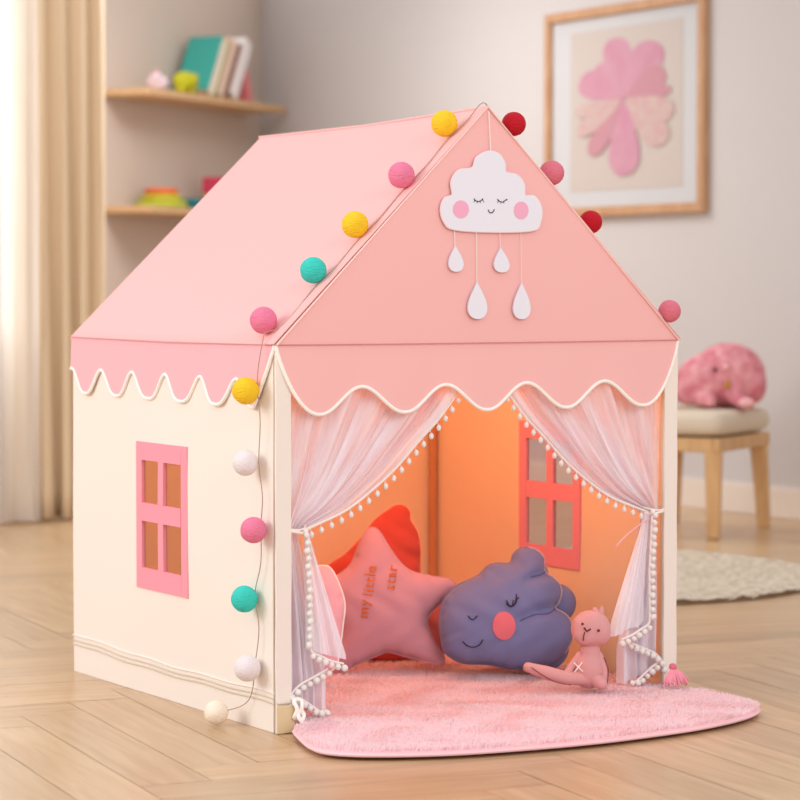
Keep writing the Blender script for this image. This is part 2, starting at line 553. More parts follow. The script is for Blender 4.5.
# yellow-green toy elephant on the top shelf
def toy_elephant():
    c = W2(-1.27, .235, ST)
    t = thing('toy_elephant', 'small yellow-green toy elephant in front of the teal book', 'toy', c)
    m = mat('lime_toy', (188, 186, 30), .5)
    P = lambda s, o, z: W2(-1.27 + s * 1.2, .232 + o * .8, ST + z)
    blob('body', [('s', P(-.005, 0, .066), (.068, .036, .046)), ('s', P(.058, 0, .074), (.034, .03, .034))] +
         [('c', [P(a, b, .055), P(a, b, .013)], .017, .015) for a in (-.04, .035) for b in (-.018, .018)] +
         [('c', [P(.08, 0, .07), P(.098, 0, .05), P(.10, 0, .025)], .013, .009)], m, t, .007, 4)
    for k in (-1, 1):
        G().sphere(P(.045, .03 * k, .082), (.02, .006, .024)).build('ear', m, t, True)
toy_elephant()
def pale_toy():
    P = lambda s, o, z: W2(-1.50 + s, .20 + o, ST + z)
    t = thing('toy_piglet', 'pale pink and lilac soft toy near the shelf end', 'toy', P(0, 0, 0))
    blob('body', [('s', P(0, 0, .042), (.06, .04, .042)), ('s', P(-.03, .01, .066), (.03, .028, .026))], mat('lilac_plush', (226, 206, 214), .9), t, .007, 4)
    for k in (-1, 1):
        G().sphere(P(-.03 + .017 * k, .015, .092), (.010, .007, .012)).build('ear', mat('rosy_ear', (214, 160, 168), .9), t, True)
pale_toy()
# lower shelf toys
def ring_toy():
    c = W2(-1.36, .14, SL)
    T_ = Matrix.Translation(c)
    t = thing('stacking_toy', 'low stacking toy with lime base rings and orange top', 'toy', c)
    for prof, colr, nm in (([(.09, 0), (.128, .004), (.135, .018), (.128, .032), (.09, .036)], (186, 196, 60), 'base_ring'),
                           ([(.06, .036), (.100, .040), (.106, .052), (.100, .064), (.06, .068)], (206, 190, 60), 'middle_ring'),
                           ([(.05, .068), (.082, .071), (.088, .084), (.082, .097), (.04, .100)], (226, 112, 60), 'top_ring')):
        G().lathe(prof, 36, T_).build(nm, mat('toy_' + nm, colr, .5), t, True)
ring_toy()
def bowl():
    c = W2(-1.03, .14, SL)
    t = thing('toy_bowl', 'small teal blue toy bowl next to the stacking rings', 'toy', c)
    G().lathe([(.03, 0), (.038, .004), (.062, .03), (.070, .055), (.066, .055), (.058, .032), (.034, .010), (.02, .008)], 32, Matrix.Translation(c)).build('bowl_body', mat('teal_toy', (40, 134, 150), .4), t, True)
bowl()
def tower():
    c = W2(-0.80, .14, SL)
    t = thing('block_tower', 'lime toy block carrying a crimson cube, by the tent roof', 'toy', c)
    T_ = Matrix.Translation(c) @ MW.to_3x3().to_4x4()
    o = G().box((-.05, -.04, 0), (.05, .04, .09), T_).build('lower_block', mat('lime_block', (196, 180, 90), .5), t); bevel(o, .006)
    o = G().box((-.055, -.045, .09), (.065, .045, .175), T_).build('upper_block', mat('crimson_block', (206, 66, 96), .5), t); bevel(o, .006)
tower()

# ------------------------------------------------------------------ framed print on the right wall
def picture():
    t = thing('framed_print', 'oak framed print of a pink petalled flower on the right wall', 'picture', (4.17, 4.52, 1.26))
    y0, y1, z0, z1, b = 3.935, 5.125, 1.262, 2.195, .042
    g = G()
    g.box((4.165, y0, z0), (4.203, y1, z0 + b)).box((4.165, y0, z1 - b), (4.203, y1, z1)).box((4.165, y0, z0 + b), (4.203, y0 + b, z1 - b)).box((4.165, y1 - b, z0 + b), (4.203, y1, z1 - b))
    bevel(g.build('frame', M['frame_wood'], t), .003)
    G().box((4.188, y0 + b, z0 + b), (4.200, y1 - b, z1 - b)).build('mount', M['mat_board'], t)
    G().box((4.186, 4.10, 1.375), (4.188, 4.94, 2.095)).build('print', M['art_bg'], t)
    # petals: frame coordinates u to the right as seen (toward -y), v up
    cy_, cz = 4.519, 1.775
    def petal(ang, L, wmax, m, k, base=0.02):
        a = math.radians(ang)
        out = []
        prof = [(base, .012), (.3, .55), (.6, .95), (.8, 1.0), (.93, .75), (1.0, .3)]
        pts = [(r, w_) for r, w_ in prof] + [(r, -w_) for r, w_ in reversed(prof)]
        for r, w_ in catmull(pts, 5):
            u, v = r * L, w_ * wmax
            out.append((u * math.sin(a) + v * math.cos(a), u * math.cos(a) - v * math.sin(a)))
        x = 4.186 - .0006 * k
        # horizontal metres are stretched because the wall recedes; the flower is round on paper
        return G().plate(out, .0006, lambda u, v, w: (x - w, cy_ - u * 1.70, cz + v)).build('petal', m, t)
    for k, (an_, L_, w_, mm_) in enumerate(((-10, .275, .062, 'art_pink'), (-62, .225, .062, 'art_pink'), (-36, .20, .05, 'art_pink'), (30, .265, .070, 'art_pink'), (58, .20, .050, 'art_rose'),
            (84, .20, .026, 'art_rose'), (112, .225, .052, 'art_pale'), (140, .27, .058, 'art_pale'), (180, .335, .068, 'art_pink'), (212, .28, .040, 'art_rose'), (236, .25, .036, 'art_pale'), (258, .22, .030, 'art_pale'))):
        petal(an_, L_, w_, M[mm_], k + 1)
picture()

# ------------------------------------------------------------------ curtains at the window
def hang(name, x0, x1, y, ztop, zbot, folds, amp, m, label, cat, seed, group=None, xb0=None, xb1=None, thick=0.004):
    r = np.random.default_rng(seed)
    nu, nv = folds * 14, 24
    ph = np.cumsum(r.uniform(.7, 1.3, nu + 1)); ph = (ph - ph[0]) / (ph[-1] - ph[0]) * folds * 2 * PI
    V, F, UV = [], [], []
    for j in range(nv + 1):
        t_ = j / nv
        for i in range(nu + 1):
            s = i / nu
            xa = x0 + (x1 - x0) * s
            xb = (xb0 if xb0 is not None else x0) + ((xb1 if xb1 is not None else x1) - (xb0 if xb0 is not None else x0)) * s
            x = xa + (xb - xa) * t_
            a = amp * (.55 + .45 * t_)
            V.append((x + a * .35 * math.sin(2 * ph[i] + t_), y + a * math.sin(ph[i] + .5 * math.sin(2.2 * t_ + s * 5)), ztop + (zbot - ztop) * t_))
            UV.append((s, t_))
    for j in range(nv):
        for i in range(nu):
            a = j * (nu + 1) + i
            F.append((a, a + 1, a + nu + 2, a + nu + 1))
    o = mesh(name, V, F, m, None, True, UV)
    if thick:
        md = o.modifiers.new('solid', 'SOLIDIFY'); md.thickness = thick
    tag(o, label, cat, group)
    return o
hang('drape', 1.41, 1.83, 4.88, 2.6, .012, 5, .05, M['drape'], 'full-length beige drape bunched beside the bright window', 'curtain', 3)
hang('sheer_curtain', 0.30, 1.50, 4.77, 2.6, .012, 9, .03, M['sheer'], 'thin white voile curtain hanging over the bright window', 'curtain', 5, thick=0)

# ------------------------------------------------------------------ round rug
def round_rug():
    V, F = [], []
    R_, nr, na = .79, 60, 260
    def h(r, a):
        return .020 + .004 * math.sin(a * 46 + r * 30) * math.sin(r * 110)
    V.append((0, 0, .022))
    for i in range(1, nr + 1):
        r = R_ * i / nr
        for k in range(na):
            a = 2 * PI * k / na
            rr = r * (1 + (.004 * math.sin(a * 60) if i == nr else 0))
            V.append((rr * math.cos(a), rr * math.sin(a), h(r, a) + rng.uniform(-.003, .003) - (.008 if i == nr else 0)))
    for k in range(na):
        F.append((0, 1 + k, 1 + (k + 1) % na))
    for i in range(nr - 1):
        for k in range(na):
            a = 1 + i * na
            F.append((a + k, a + na + k, a + na + (k + 1) % na, a + (k + 1) % na))
    t = thing('round_rug', 'round oatmeal woven rug lying behind the tent', 'rug', (2.24, 2.10, 0))
    t['_local'] = 1
    mesh('rug_weave', V, F, M['rug'], t, True)
    G().lathe([(R_ - .01, .0008), (R_ - .003, .0008), (R_ - .002, .013), (R_ - .012, .013)], 128).build('rug_border', M['rugedge'], t)
round_rug()

# ------------------------------------------------------------------ stool with plush animal
def stool():
    K = np.array([3.402, 2.84]); a = np.array([.857, .515]); b = np.array([-.515, .857])
    la, lb = .56, .42
    T_ = Matrix(((a[0], b[0], 0, K[0]), (a[1], b[1], 0, K[1]), (0, 0, 1, 0), (0, 0, 0, 1)))
    c = K + a * la / 2 + b * lb / 2
    t = thing('stool', 'low wooden stool with a beige linen seat pad against the wall', 'stool', (c[0], c[1], 0))
    g = G()
    z0, z1 = .325, .378
    g.box((0, 0, z0), (la, .025, z1), T_).box((0, lb - .025, z0), (la, lb, z1), T_).box((0, .025, z0), (.025, lb - .025, z1), T_).box((la - .025, .025, z0), (la, lb - .025, z1), T_)
    g.box((.025, .025, z1 - .012), (la - .025, lb - .025, z1), T_)
    bevel(g.build('seat_frame', M['wood_stool'], t), .006, 2)
    for i, (u, v) in enumerate(((.035, .035), (la - .035, .035), (.035, lb - .035), (la - .035, lb - .035))):
        du, dv = (-.005 if u < .1 else .055), (-.004 if v < .1 else .03)
        p0 = T_ @ Vector((u, v, z0 + .02)); p1 = T_ @ Vector((u + du, v + dv, .002))
        o = G().tube([p0, (p0 + p1) / 2, p1], .046, 4, r2=.034).build('leg', M['wood_stool'], t)
        bevel(o, .006, 2)
    # pad: rounded superellipse box
    V, F = [], []
    n, mm = 48, 9
    for j in range(mm + 1):
        ph = -PI / 2 + PI * j / mm
        cz, sz = math.cos(ph) ** .22 if abs(math.cos(ph)) > 1e-6 else 0, math.copysign(abs(math.sin(ph)) ** .7, math.sin(ph))
        for k in range(n):
            th = 2 * PI * k / n
            cx = math.copysign(abs(math.cos(th)) ** .22, math.cos(th)); sx = math.copysign(abs(math.sin(th)) ** .22, math.sin(th))
            V.append(T_ @ Vector((la / 2 + cx * cz * (la / 2 + .012), lb / 2 + sx * cz * (lb / 2 + .012), .429 + sz * .050)))
    for j in range(mm):
        for k in range(n):
            F.append((j * n + k, j * n + (k + 1) % n, (j + 1) * n + (k + 1) % n, (j + 1) * n + k))
    mesh('seat_pad', V, F, M['cushion'], t, True)
stool()

def plush_animal():
    r_ = np.array([.857, -.515]); f_ = np.array([.515, .857])
    c = np.array([3.617, 3.09])
    z0 = .478
    t = thing('plush_animal', 'plump rose pink plush animal lying on the stool pad', 'plush toy', (c[0], c[1], z0))
    def P(u, w, v):     # u right as seen, w away from the viewer, v up
        q = c + r_ * u + f_ * w
        return (q[0], q[1], z0 + v)
    Rz = Matrix.Rotation(math.atan2(-.515, .857), 3, 'Z')
    blob('body', [('s', P(.025, .04, .125), (.145, .12, .127), Rz), ('s', P(-.06, .03, .105), (.12, .10, .105), Rz),
                  ('s', P(-.13, .0, .07), (.065, .06, .062), Rz), ('c', [P(.03, -.06, .05), P(.06, -.10, .028), P(.085, -.13, .022)], .032, .024),
                  ('c', [P(-.10, -.05, .04), P(-.06, -.09, .03)], .03, .028), ('s', P(.11, .01, .09), (.06, .07, .08), Rz)], M['plush'], t, .012, 5)
    G().sphere(P(.07, -.148, .026), (.030, .02, .018), M_=Rz).build('paw', M['plush_light'], t, True)
    G().sphere(P(-.040, -.072, .150), .008).build('eye', M['ink'], t, True)
    G().sphere(P(.005, -.088, .092), (.012, .01, .018)).build('nose', mat('mustard_felt', (196, 140, 60), .8), t, True)
    for u, v, w in ((-.02, .205, -.03), (.0, .16, -.085)):
        G().sphere(P(u, w, v), .012).build('spot', M['plush_light'], t, True)
plush_animal()

def basket():
    r_ = np.array([.857, -.515])
    c = np.array([3.40, 3.27])
    T_ = Matrix.Translation((c[0], c[1], .478))
    t = thing('straw_basket', 'little straw basket behind the plush animal on the stool', 'basket', (c[0], c[1], .478))
    G().lathe([(.04, .001), (.06, .004), (.078, .06), (.082, .13), (.076, .13), (.072, .06), (.05, .012), (.02, .010)], 28, T_).build('basket_body', M['straw'], t, True)
    G().tube([(c[0] + .08 * math.cos(a), c[1] + .08 * math.sin(a), .612) for a in np.linspace(0, 2 * PI, 32, endpoint=False)], .008, 8, True).build('rim', mat('brown_rim', (140, 104, 72), .8), t, True)
basket()

# ------------------------------------------------------------------ THE TENT
TW, TD, ZE, ZR, ZB = 1.05, 1.056, 0.82, 1.335, 1.322
tent = thing('play_tent', 'pink and cream fabric playhouse tent with scalloped eaves and gabled roof', 'play tent', (TW / 2, TD / 2, 0))

def grid_panel(name, frame, us, vs, holes, th, m, parent, bulge=None, smooth=True):
    """slab on a grid; cells inside a hole are left out; frame(u,v,w)->xyz"""
    us, vs = sorted(set(us)), sorted(set(vs))
    nu, nv = len(us), len(vs)
    inh = lambda u, v: any(h[0] < u < h[1] and h[2] < v < h[3] for h in holes)
    V = []
    for w in (0, 1):
        for v in vs:
            for u in us:
                V.append(frame(u, v, (bulge(u, v) if bulge else 0) - w * th))
    idx = lambda w, j, i: w * nu * nv + j * nu + i
    F = []
    cell = [[not inh((us[i] + us[i + 1]) / 2, (vs[j] + vs[j + 1]) / 2) for i in range(nu - 1)] for j in range(nv - 1)]
    for j in range(nv - 1):
        for i in range(nu - 1):
            if not cell[j][i]:
                continue
            F.append((idx(0, j, i), idx(0, j, i + 1), idx(0, j + 1, i + 1), idx(0, j + 1, i)))
            F.append((idx(1, j + 1, i), idx(1, j + 1, i + 1), idx(1, j, i + 1), idx(1, j, i)))
            if i == 0 or not cell[j][i - 1]: F.append((idx(0, j, i), idx(0, j + 1, i), idx(1, j + 1, i), idx(1, j, i)))
            if i == nu - 2 or not cell[j][i + 1]: F.append((idx(0, j + 1, i + 1), idx(0, j, i + 1), idx(1, j, i + 1), idx(1, j + 1, i + 1)))
            if j == 0 or not cell[j - 1][i]: F.append((idx(0, j, i + 1), idx(0, j, i), idx(1, j, i), idx(1, j, i + 1)))
            if j == nv - 2 or not cell[j + 1][i]: F.append((idx(0, j + 1, i), idx(0, j + 1, i + 1), idx(1, j + 1, i + 1), idx(1, j + 1, i)))
    return mesh(name, V, F, m, parent, smooth)

def lines(a, b, n, extra=()):
    return [a + (b - a) * i / n for i in range(n + 1)] + list(extra)

HL = (.402, .668, .246, .585)       # window opening y0,y1,z0,z1 (outer frame)
HR = (.385, .650, .250, .605)
def bul(u, v):
    return .006 * math.sin(PI * min(max(u / TD, 0), 1)) * math.sin(PI * min(max(v / ZE, 0), 1)) + .0015 * math.sin(u * 9 + 2 * v) * math.sin(v * 7 + u * 3)
# frames of reference: w = outward
frL = lambda u, v, w: (-w, u, v)
frR = lambda u, v, w: (TW + w, u, v)
frB = lambda u, v, w: (u, TD + w, v)
frF = lambda u, v, w: (u, -w, v)
def split_mat(o, outer, inner_from):
    o.data.materials.append(inner_from)
def side_wall(fr, H, flip, label):
    ins = .012
    hole = (H[0] + ins, H[1] - ins, H[2] + ins, H[3] - ins)
    us = lines(0.012, TD - .012, 26, (hole[0], hole[1])); vs = lines(.0006, ZE, 22, (hole[2], hole[3]))
    o = grid_panel('side_panel', fr, us, vs, [hole], .004, M['cream'], tent, bul)
    # lining on the faces that look inward
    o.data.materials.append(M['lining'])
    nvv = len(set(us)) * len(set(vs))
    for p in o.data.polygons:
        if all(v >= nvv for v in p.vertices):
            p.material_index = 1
    # window frame of tape, slightly proud on both sides, with crossbars
    y0, y1, z0, z1 = H
    b = .030
    g = G()
    zc = (z0 + z1) / 2 + .008; yc = (y0 + y1) / 2
    rects = [(y0, y0 + b, z0, z1), (y1 - b, y1, z0, z1), (y0 + b, y1 - b, z0, z0 + .048), (y0 + b, y1 - b, z1 - .042, z1), (y0 + b, y1 - b, zc - .021, zc + .021), (yc - .014, yc + .014, z0 + .048, zc - .021), (yc - .014, yc + .014, zc + .021, z1 - .042)]
    F_ = [(0, 3, 2, 1), (4, 5, 6, 7), (0, 1, 5, 4), (1, 2, 6, 5), (2, 3, 7, 6), (3, 0, 4, 7)]
    for (a0, a1, c0, c1) in rects:
        bl = lambda u, v: bul(u, v)
        w1, w0 = .0035, -.0075
        v = [Vector(fr(*q)) for q in ((a0, c0, bl(a0, c0) + w0), (a1, c0, bl(a1, c0) + w0), (a1, c1, bl(a1, c1) + w0), (a0, c1, bl(a0, c1) + w0), (a0, c0, bl(a0, c0) + w1), (a1, c0, bl(a1, c0) + w1), (a1, c1, bl(a1, c1) + w1), (a0, c1, bl(a0, c1) + w1))]
        g.add(v, F_)
    wf = g.build('window_frame', M['pink_win'], tent)
    g = G()
    q = [fr(y0 + .02, z0 + .03, bul(y0, z0) - .002), fr(y1 - .02, z0 + .03, bul(y1, z0) - .002), fr(y1 - .02, z1 - .03, bul(y1, z1) - .002), fr(y0 + .02, z1 - .03, bul(y0, z1) - .002)]
    ms = mesh('window_mesh', q, [(0, 1, 2, 3)], M['screen'], wf, False, [(0, 0), (1, 0), (1, 1), (0, 1)])
    return o
# insect screen: dark open mesh
def screen_mat():
    m = bpy.data.materials.new('brown_screen_mesh'); m.use_nodes = True
    nt = m.node_tree; nt.nodes.clear()
    out = nt.nodes.new('ShaderNodeOutputMaterial'); tp = nt.nodes.new('ShaderNodeBsdfTransparent'); df = nt.nodes.new('ShaderNodeBsdfDiffuse')
    df.inputs[0].default_value = (*lin((150, 106, 78)), 1)
    mx = nt.nodes.new('ShaderNodeMixShader'); mx.inputs[0].default_value = .5
    nt.links.new(tp.outputs[0], mx.inputs[1]); nt.links.new(df.outputs[0], mx.inputs[2]); nt.links.new(mx.outputs[0], out.inputs[0])
    return m
M['screen'] = screen_mat()
side_wall(frL, HL, 1, '')
side_wall(frR, HR, -1, '')
# back wall with gable
o = grid_panel('back_panel', frB, lines(.012, TW - .012, 24), lines(.0006, ZE, 20), [], .004, M['cream'], tent, lambda u, v: .005 * math.sin(PI * u / TW) * math.sin(PI * v / ZE))
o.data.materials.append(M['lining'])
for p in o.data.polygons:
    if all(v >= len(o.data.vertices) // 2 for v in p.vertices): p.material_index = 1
def plate_obj(name, outline, th, fr, m, label=None, parent=tent):
    return G().plate(outline, th, fr).build(name, m, parent, label=label)
plate_obj('back_gable', [(0.004, ZE), (TW - .004, ZE), (TW / 2, ZB - .004)], .004, lambda u, v, w: (u, TD + w, v), M['pink'])
# front gable
def frontw(u, v):
    return .004 * math.sin(PI * min(max(u / TW, 0), 1)) * math.sin(PI * min(max((v - ZE) / .5, 0), 1))
n = 26
V, F = [], []
for j in range(n + 1):
    v = ZE + (ZR - ZE) * j / n
    hw = (TW / 2) * (1 - j / n)
    for i in range(n + 1):
        u = TW / 2 - hw + 2 * hw * i / n
        V.append((u, -.004 - frontw(u, v), v))
for w in (0,):
    k = len(V)
    V += [(x, y + .006, z) for (x, y, z) in V[:k]]
for j in range(n):
    for i in range(n):
        a = j * (n + 1) + i
        F.append((a, a + 1, a + n + 2, a + n + 1)); F.append((k + a + n + 1, k + a + n + 2, k + a + 1, k + a))
for i in range(n): F.append((i, k + i, k + i + 1, i + 1))
for j in range(n):
    a, b = j * (n + 1), (j + 1) * (n + 1); F.append((a, b, k + b, k + a)); F.append((a + n, k + a + n, k + b + n, b + n))
mesh('front_gable', V, F, M['pink'], tent, True)
G().tube([(.004, -.006, ZE), (.3, -.0085, ZE - .001), (.7, -.0085, ZE - .001), (TW - .004, -.006, ZE)], .0012, 6).build('eave_seam', M['seam'], tent)
G().tube([(-.006, .004, ZE), (-.010, .5, ZE - .003), (-.006, TD - .004, ZE)], .0010, 6).build('eave_seam', M['seam'], tent)

_gp = mat('gable_piping', (251, 208, 202), .8)
G().tube([(.0, -.007, ZE), (TW / 2, -.007, ZR), (TW, -.007, ZE)], .0026, 6).build('gable_piping', _gp, tent, True)
# roof panels
def roof(side):
    nu, nv = 30, 20
    V = []
    for w in (0, 1):
        for j in range(nv + 1):
            t_ = j / nv
            for i in range(nu + 1):
                y = -.004 + (TD - .002) * i / nu
                zr = ZR + (ZB - ZR) * i / nu
                sag = -.006 * math.sin(PI * i / nu) * math.sin(PI * t_) - .006 * math.sin(PI * i / nu) * t_
                x = -.003 + (TW / 2 + .003) * t_
                z = ZE + (zr - ZE) * t_ + sag - w * .006
                x = x if side < 0 else TW - x
                V.append((x, y, z))
    k = (nu + 1) * (nv + 1)
    F = []
    for j in range(nv):
        for i in range(nu):
            a = j * (nu + 1) + i
            F.append((a, a + 1, a + nu + 2, a + nu + 1)[::side]); F.append((a + k, a + k + nu + 1, a + k + nu + 2, a + k + 1)[::side])
    for i in range(nu):
        F.append((i, i + k, i + 1 + k, i + 1)[::side])
    for j in range(nv):
        a, b = j * (nu + 1), (j + 1) * (nu + 1)
        F.append((a, b, b + k, a + k)[::side]); F.append((a + nu, a + nu + k, b + nu + k, b + nu)[::side])
    o = mesh('roof_panel', V, F, M['pink'], tent, True)
    # binding strip stitched along the front edge
    pts = []
    g = G()
    def q(t_, y, up):
        x = -.006 + (TW / 2 + .006) * t_; z = ZE + (ZR - ZE) * t_
        return ((x - .7 * up) if side < 0 else TW - x + .7 * up, y, z + .7 * up)
    g.add([q(0, -.005, .001), q(1, -.005, .001), q(1, .030, .001), q(0, .030, .001), q(0, -.005, .003), q(1, -.005, .003), q(1, .030, .0025), q(0, .030, .0025)],
          [(0, 3, 2, 1), (4, 5, 6, 7), (0, 1, 5, 4), (1, 2, 6, 5), (2, 3, 7, 6), (3, 0, 4, 7)])
    g.build('edge_binding', M['pink'], tent)
    G().tube([q(0, .031, .001), q(.5, .033, .001), q(1, .031, .001)], .0013, 6).build('binding_seam', M['seam'], tent)
roof(-1); roof(1)
G().tube([(TW / 2, -.004, ZR), (TW / 2, TD * .5, (ZR + ZB) / 2 - .006), (TW / 2, TD + .004, ZB)], .003, 8).build('ridge_piping', M['pink'], tent, True)

# valances
def valance(prof, fr, m):
    """prof: list of (u, zlow); strip from eave line to zlow with flare outward"""
    V, F = [], []
    nv = 8
    for w in (0, 1):
        for (u, zl) in prof:
            for j in range(nv + 1):
                t_ = j / nv
                z = ZE + (zl - ZE) * t_
                out = .003 + (ZE - z) * .05 + .0025 * math.sin(u * 30) * (ZE - z) / .14
                V.append(fr(u, z, out - w * .003))
    n = len(prof); k = n * (nv + 1)
    for i in range(n - 1):
        for j in range(nv):
            a = i * (nv + 1) + j
            F.append((a, a + 1, a + nv + 2, a + nv + 1)); F.append((k + a + nv + 1, k + a + nv + 2, k + a + 1, k + a))
        a = i * (nv + 1) + nv; b = a + nv + 1
        F.append((a, k + a, k + b, b))
    o = mesh('valance', V, F, m, tent, True)
    pp = []
    for (u, zl) in prof:
        out = .003 + (ZE - zl) * .05 + .0025 * math.sin(u * 30) * (ZE - zl) / .14
        pp.append(fr(u, zl, out - .0015))
    p_ = G().tube(pp, .0042, 8).build('valance_piping', M['piping'], o, True)
    return o
prof = []
for i in range(241):
    u = TW * i / 240
    lo_, hi = .672, .729
    if u < .10:
        z = lo_ + (.818 - lo_) * (1 - math.sin(PI / 2 * (u / .10) ** .8)) if u < .1 else lo_
    elif u > .95:
        z = lo_ + (.818 - lo_) * (1 - math.sin(PI / 2 * ((TW - u) / .10) ** .8))
    else:
        c = (1 - math.cos(2 * PI * (u - .10) / .2115)) / 2
        z = lo_ + (hi - lo_) * c ** 1.1
    prof.append((u, z))
valance(prof, frF, M['pink'])
def side_prof():
    out = []
    for i in range(281):
        u = (TD - .014) * i / 280
        lo_, hi = .686, .744
        if u < .082:
            z = lo_ + (.818 - lo_) * (1 - (u / .082)) ** 1.15
        else:
            c = (1 - math.cos(2 * PI * (u - .082) / .1735)) / 2
            z = lo_ + (hi - lo_) * c ** 1.5
        out.append((u, z))
    return out
valance(side_prof(), frL, M['pink_side'])
valance(side_prof(), frR, M['pink_side'])

# front side strips, corner poles, base band
def strip(u0, u1):
    us = lines(u0, u1, 4); vs = lines(.0006, ZE, 24)
    o = grid_panel('front_strip', frF, us, vs, [], .006, M['cream'], tent, lambda u, v: .002 + .0008 * math.sin(v * 30 + u * 100))
strip(.0, .036); strip(TW - .036, TW)
for (x, y) in ((.018, .018), (TW - .018, .018), (.018, TD - .018), (TW - .018, TD - .018)):
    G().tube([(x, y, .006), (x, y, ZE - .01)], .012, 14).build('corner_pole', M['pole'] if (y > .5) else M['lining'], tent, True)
# stitched hem lines low on the side panel and a base block
for zz in (.060, .070, .082):
    pts = [(-.0015 - bul(y, zz), y, zz + .006 * y + .003 * math.sin(y * 6 + zz * 20) + .0015 * math.sin(y * 23)) for y in np.linspace(.006, TD - .01, 50)]
    G().tube(pts, .0019, 6).build('hem_seam', M['seam_cream'] if zz < .08 else M['cream'], tent, True)
G().tube([(x, -.004, .064) for x in np.linspace(.0, .036, 5)], .0022, 6).build('hem_seam', M['seam_cream'], tent, True)
o = G().box((-.004, -.012, .002), (.040, -.0085, .060)).build('base_patch', M['cream_dark'], tent)
bevel(o, .001)
# knotted cord at the front corner
g = G()
pts = [Vector((.042 + .009 * math.sin(a) + .004 * math.sin(a * 3), -.020 + .005 * math.cos(a * 2), .052 + .020 * math.cos(a))) for a in np.linspace(0, 2 * PI, 26, endpoint=False)]
g.tube(pts, .0045, 8, True)
g.tube(catmull([(.040, -.018, .040), (.046, -.030, .030), (.052, -.027, .042), (.044, -.022, .050), (.038, -.028, .036), (.050, -.030, .022)], 5, False), .0042, 8)
tag(g.build('cord_knot', M['piping'], None, True), 'white knotted cord at the foot of the tent beside the base patch', 'cord')

# ground sheet
o = G().box((.04, .04, .001), (TW - .04, TD - .04, .006)).build('ground_sheet', M['furbase'], tent)

# ------------------------------------------------------------------ cloud mobile on the gable
def mobile():
    t = thing('cloud_mobile', 'white felt sleeping cloud with four raindrops hanging on the tent gable', 'decoration', (.532, -.02, 1.06))
    fr = lambda u, v, w: (u, -.0115 - w, v)
    X = lambda px, py: (.528 + (px - 490) * .00256, 1.062 + (232 - py) * .00219)
    out = [(452.5, 230), (443, 223), (439.5, 211), (443, 200), (451, 196), (450, 183), (457, 172), (471, 169), (475, 159), (486, 152.5), (497.5, 154), (504, 163), (505, 172), (517, 175), (524, 184), (525, 195), (535, 196), (542, 207), (541, 221), (533, 230), (490, 232)]
    pts = catmull([X(*p) for p in out], 5)
    G().plate(pts, .005, fr).build('cloud_body', M['felt_white'], t)
    G().tube([fr(p[0], p[1], .0025) for p in pts], .0026, 8, True).build('cloud_rim', M['felt_edge'], t, True)
    for (cx, cy_, rx, ry) in ((459, 210, 8, 8.8), (520.5, 210, 7.5, 8.8)):
        G().plate([X(cx + rx * math.cos(a), cy_ + ry * math.sin(a)) for a in np.linspace(0, 2 * PI, 32, endpoint=False)], .001, lambda u, v, w: fr(u, v, w + .0052)).build('cheek', M['cheek'], t)
    def stroke(name, ps, r=.0011):
        G().tube([fr(*X(*p), .0056) for p in catmull(ps, 5, False)], r, 6).build(name, M['ink'], t)
    stroke('mouth', [(486.5, 210), (488, 212.5), (490, 213), (492, 211.5), (492.8, 209.5)])
    for s_, x0 in ((-1, 472), (1, 496)):
        g = G()
        arc = [(x0, 199.3), (x0 + 2.5, 201.6), (x0 + 6, 201.8), (x0 + 9.5, 199)]
        g.tube([fr(*X(*p), .0056) for p in catmull(arc, 5, False)], .0010, 6)
        for (dx, ex) in ((1, -.8), (3.6, -.2), (6.2, .6), (8.8, 1.6)):
            yb = 201.5 - abs(dx - 4.5) * .3
            g.tube([fr(*X(x0 + dx, yb), .0056), fr(*X(x0 + dx + ex, yb + 2.4 - (3 if dx > 8 and s_ > 0 else 0)), .0056)], .0007, 5)
        g.build('eyelashes', M['ink'], t)
    g = G()
    g.tube([fr(*X(490, 153), .002), fr(*X(488.5, 112), 0)], .0012, 6).build('hanging_string', M['white_cord'], t)
    for (tx, ty, bx, by, w) in ((454, 246, 455, 272, 8), (476, 282, 476.7, 319, 10.5), (500, 247.5, 501.5, 272.5, 8.5), (521.7, 282.5, 522, 319.5, 9.6)):
        L = by - ty
        prof_ = []
        for a in np.linspace(0, 2 * PI, 40, endpoint=False):
            yy = (1 - math.cos(a)) / 2
            xx = math.sin(a) * (math.sin(a / 2) ** 1.4)
            prof_.append((tx + (bx - tx) * yy + xx * w * 1.30, ty + L * yy))
        pr_ = [X(*p) for p in prof_]
        d_ = G().plate(pr_, .0045, fr).build('raindrop', M['felt_white'], t)
        sx = tx + (0.5 if tx < 520 else 0)
        G().tube([fr(*X(tx, ty + 3), .002), fr(*X(tx - .6, 231), .002)], .0009 if tx != 521.7 else .0006, 6).build('raindrop_string', M['white_cord'], t)
mobile()

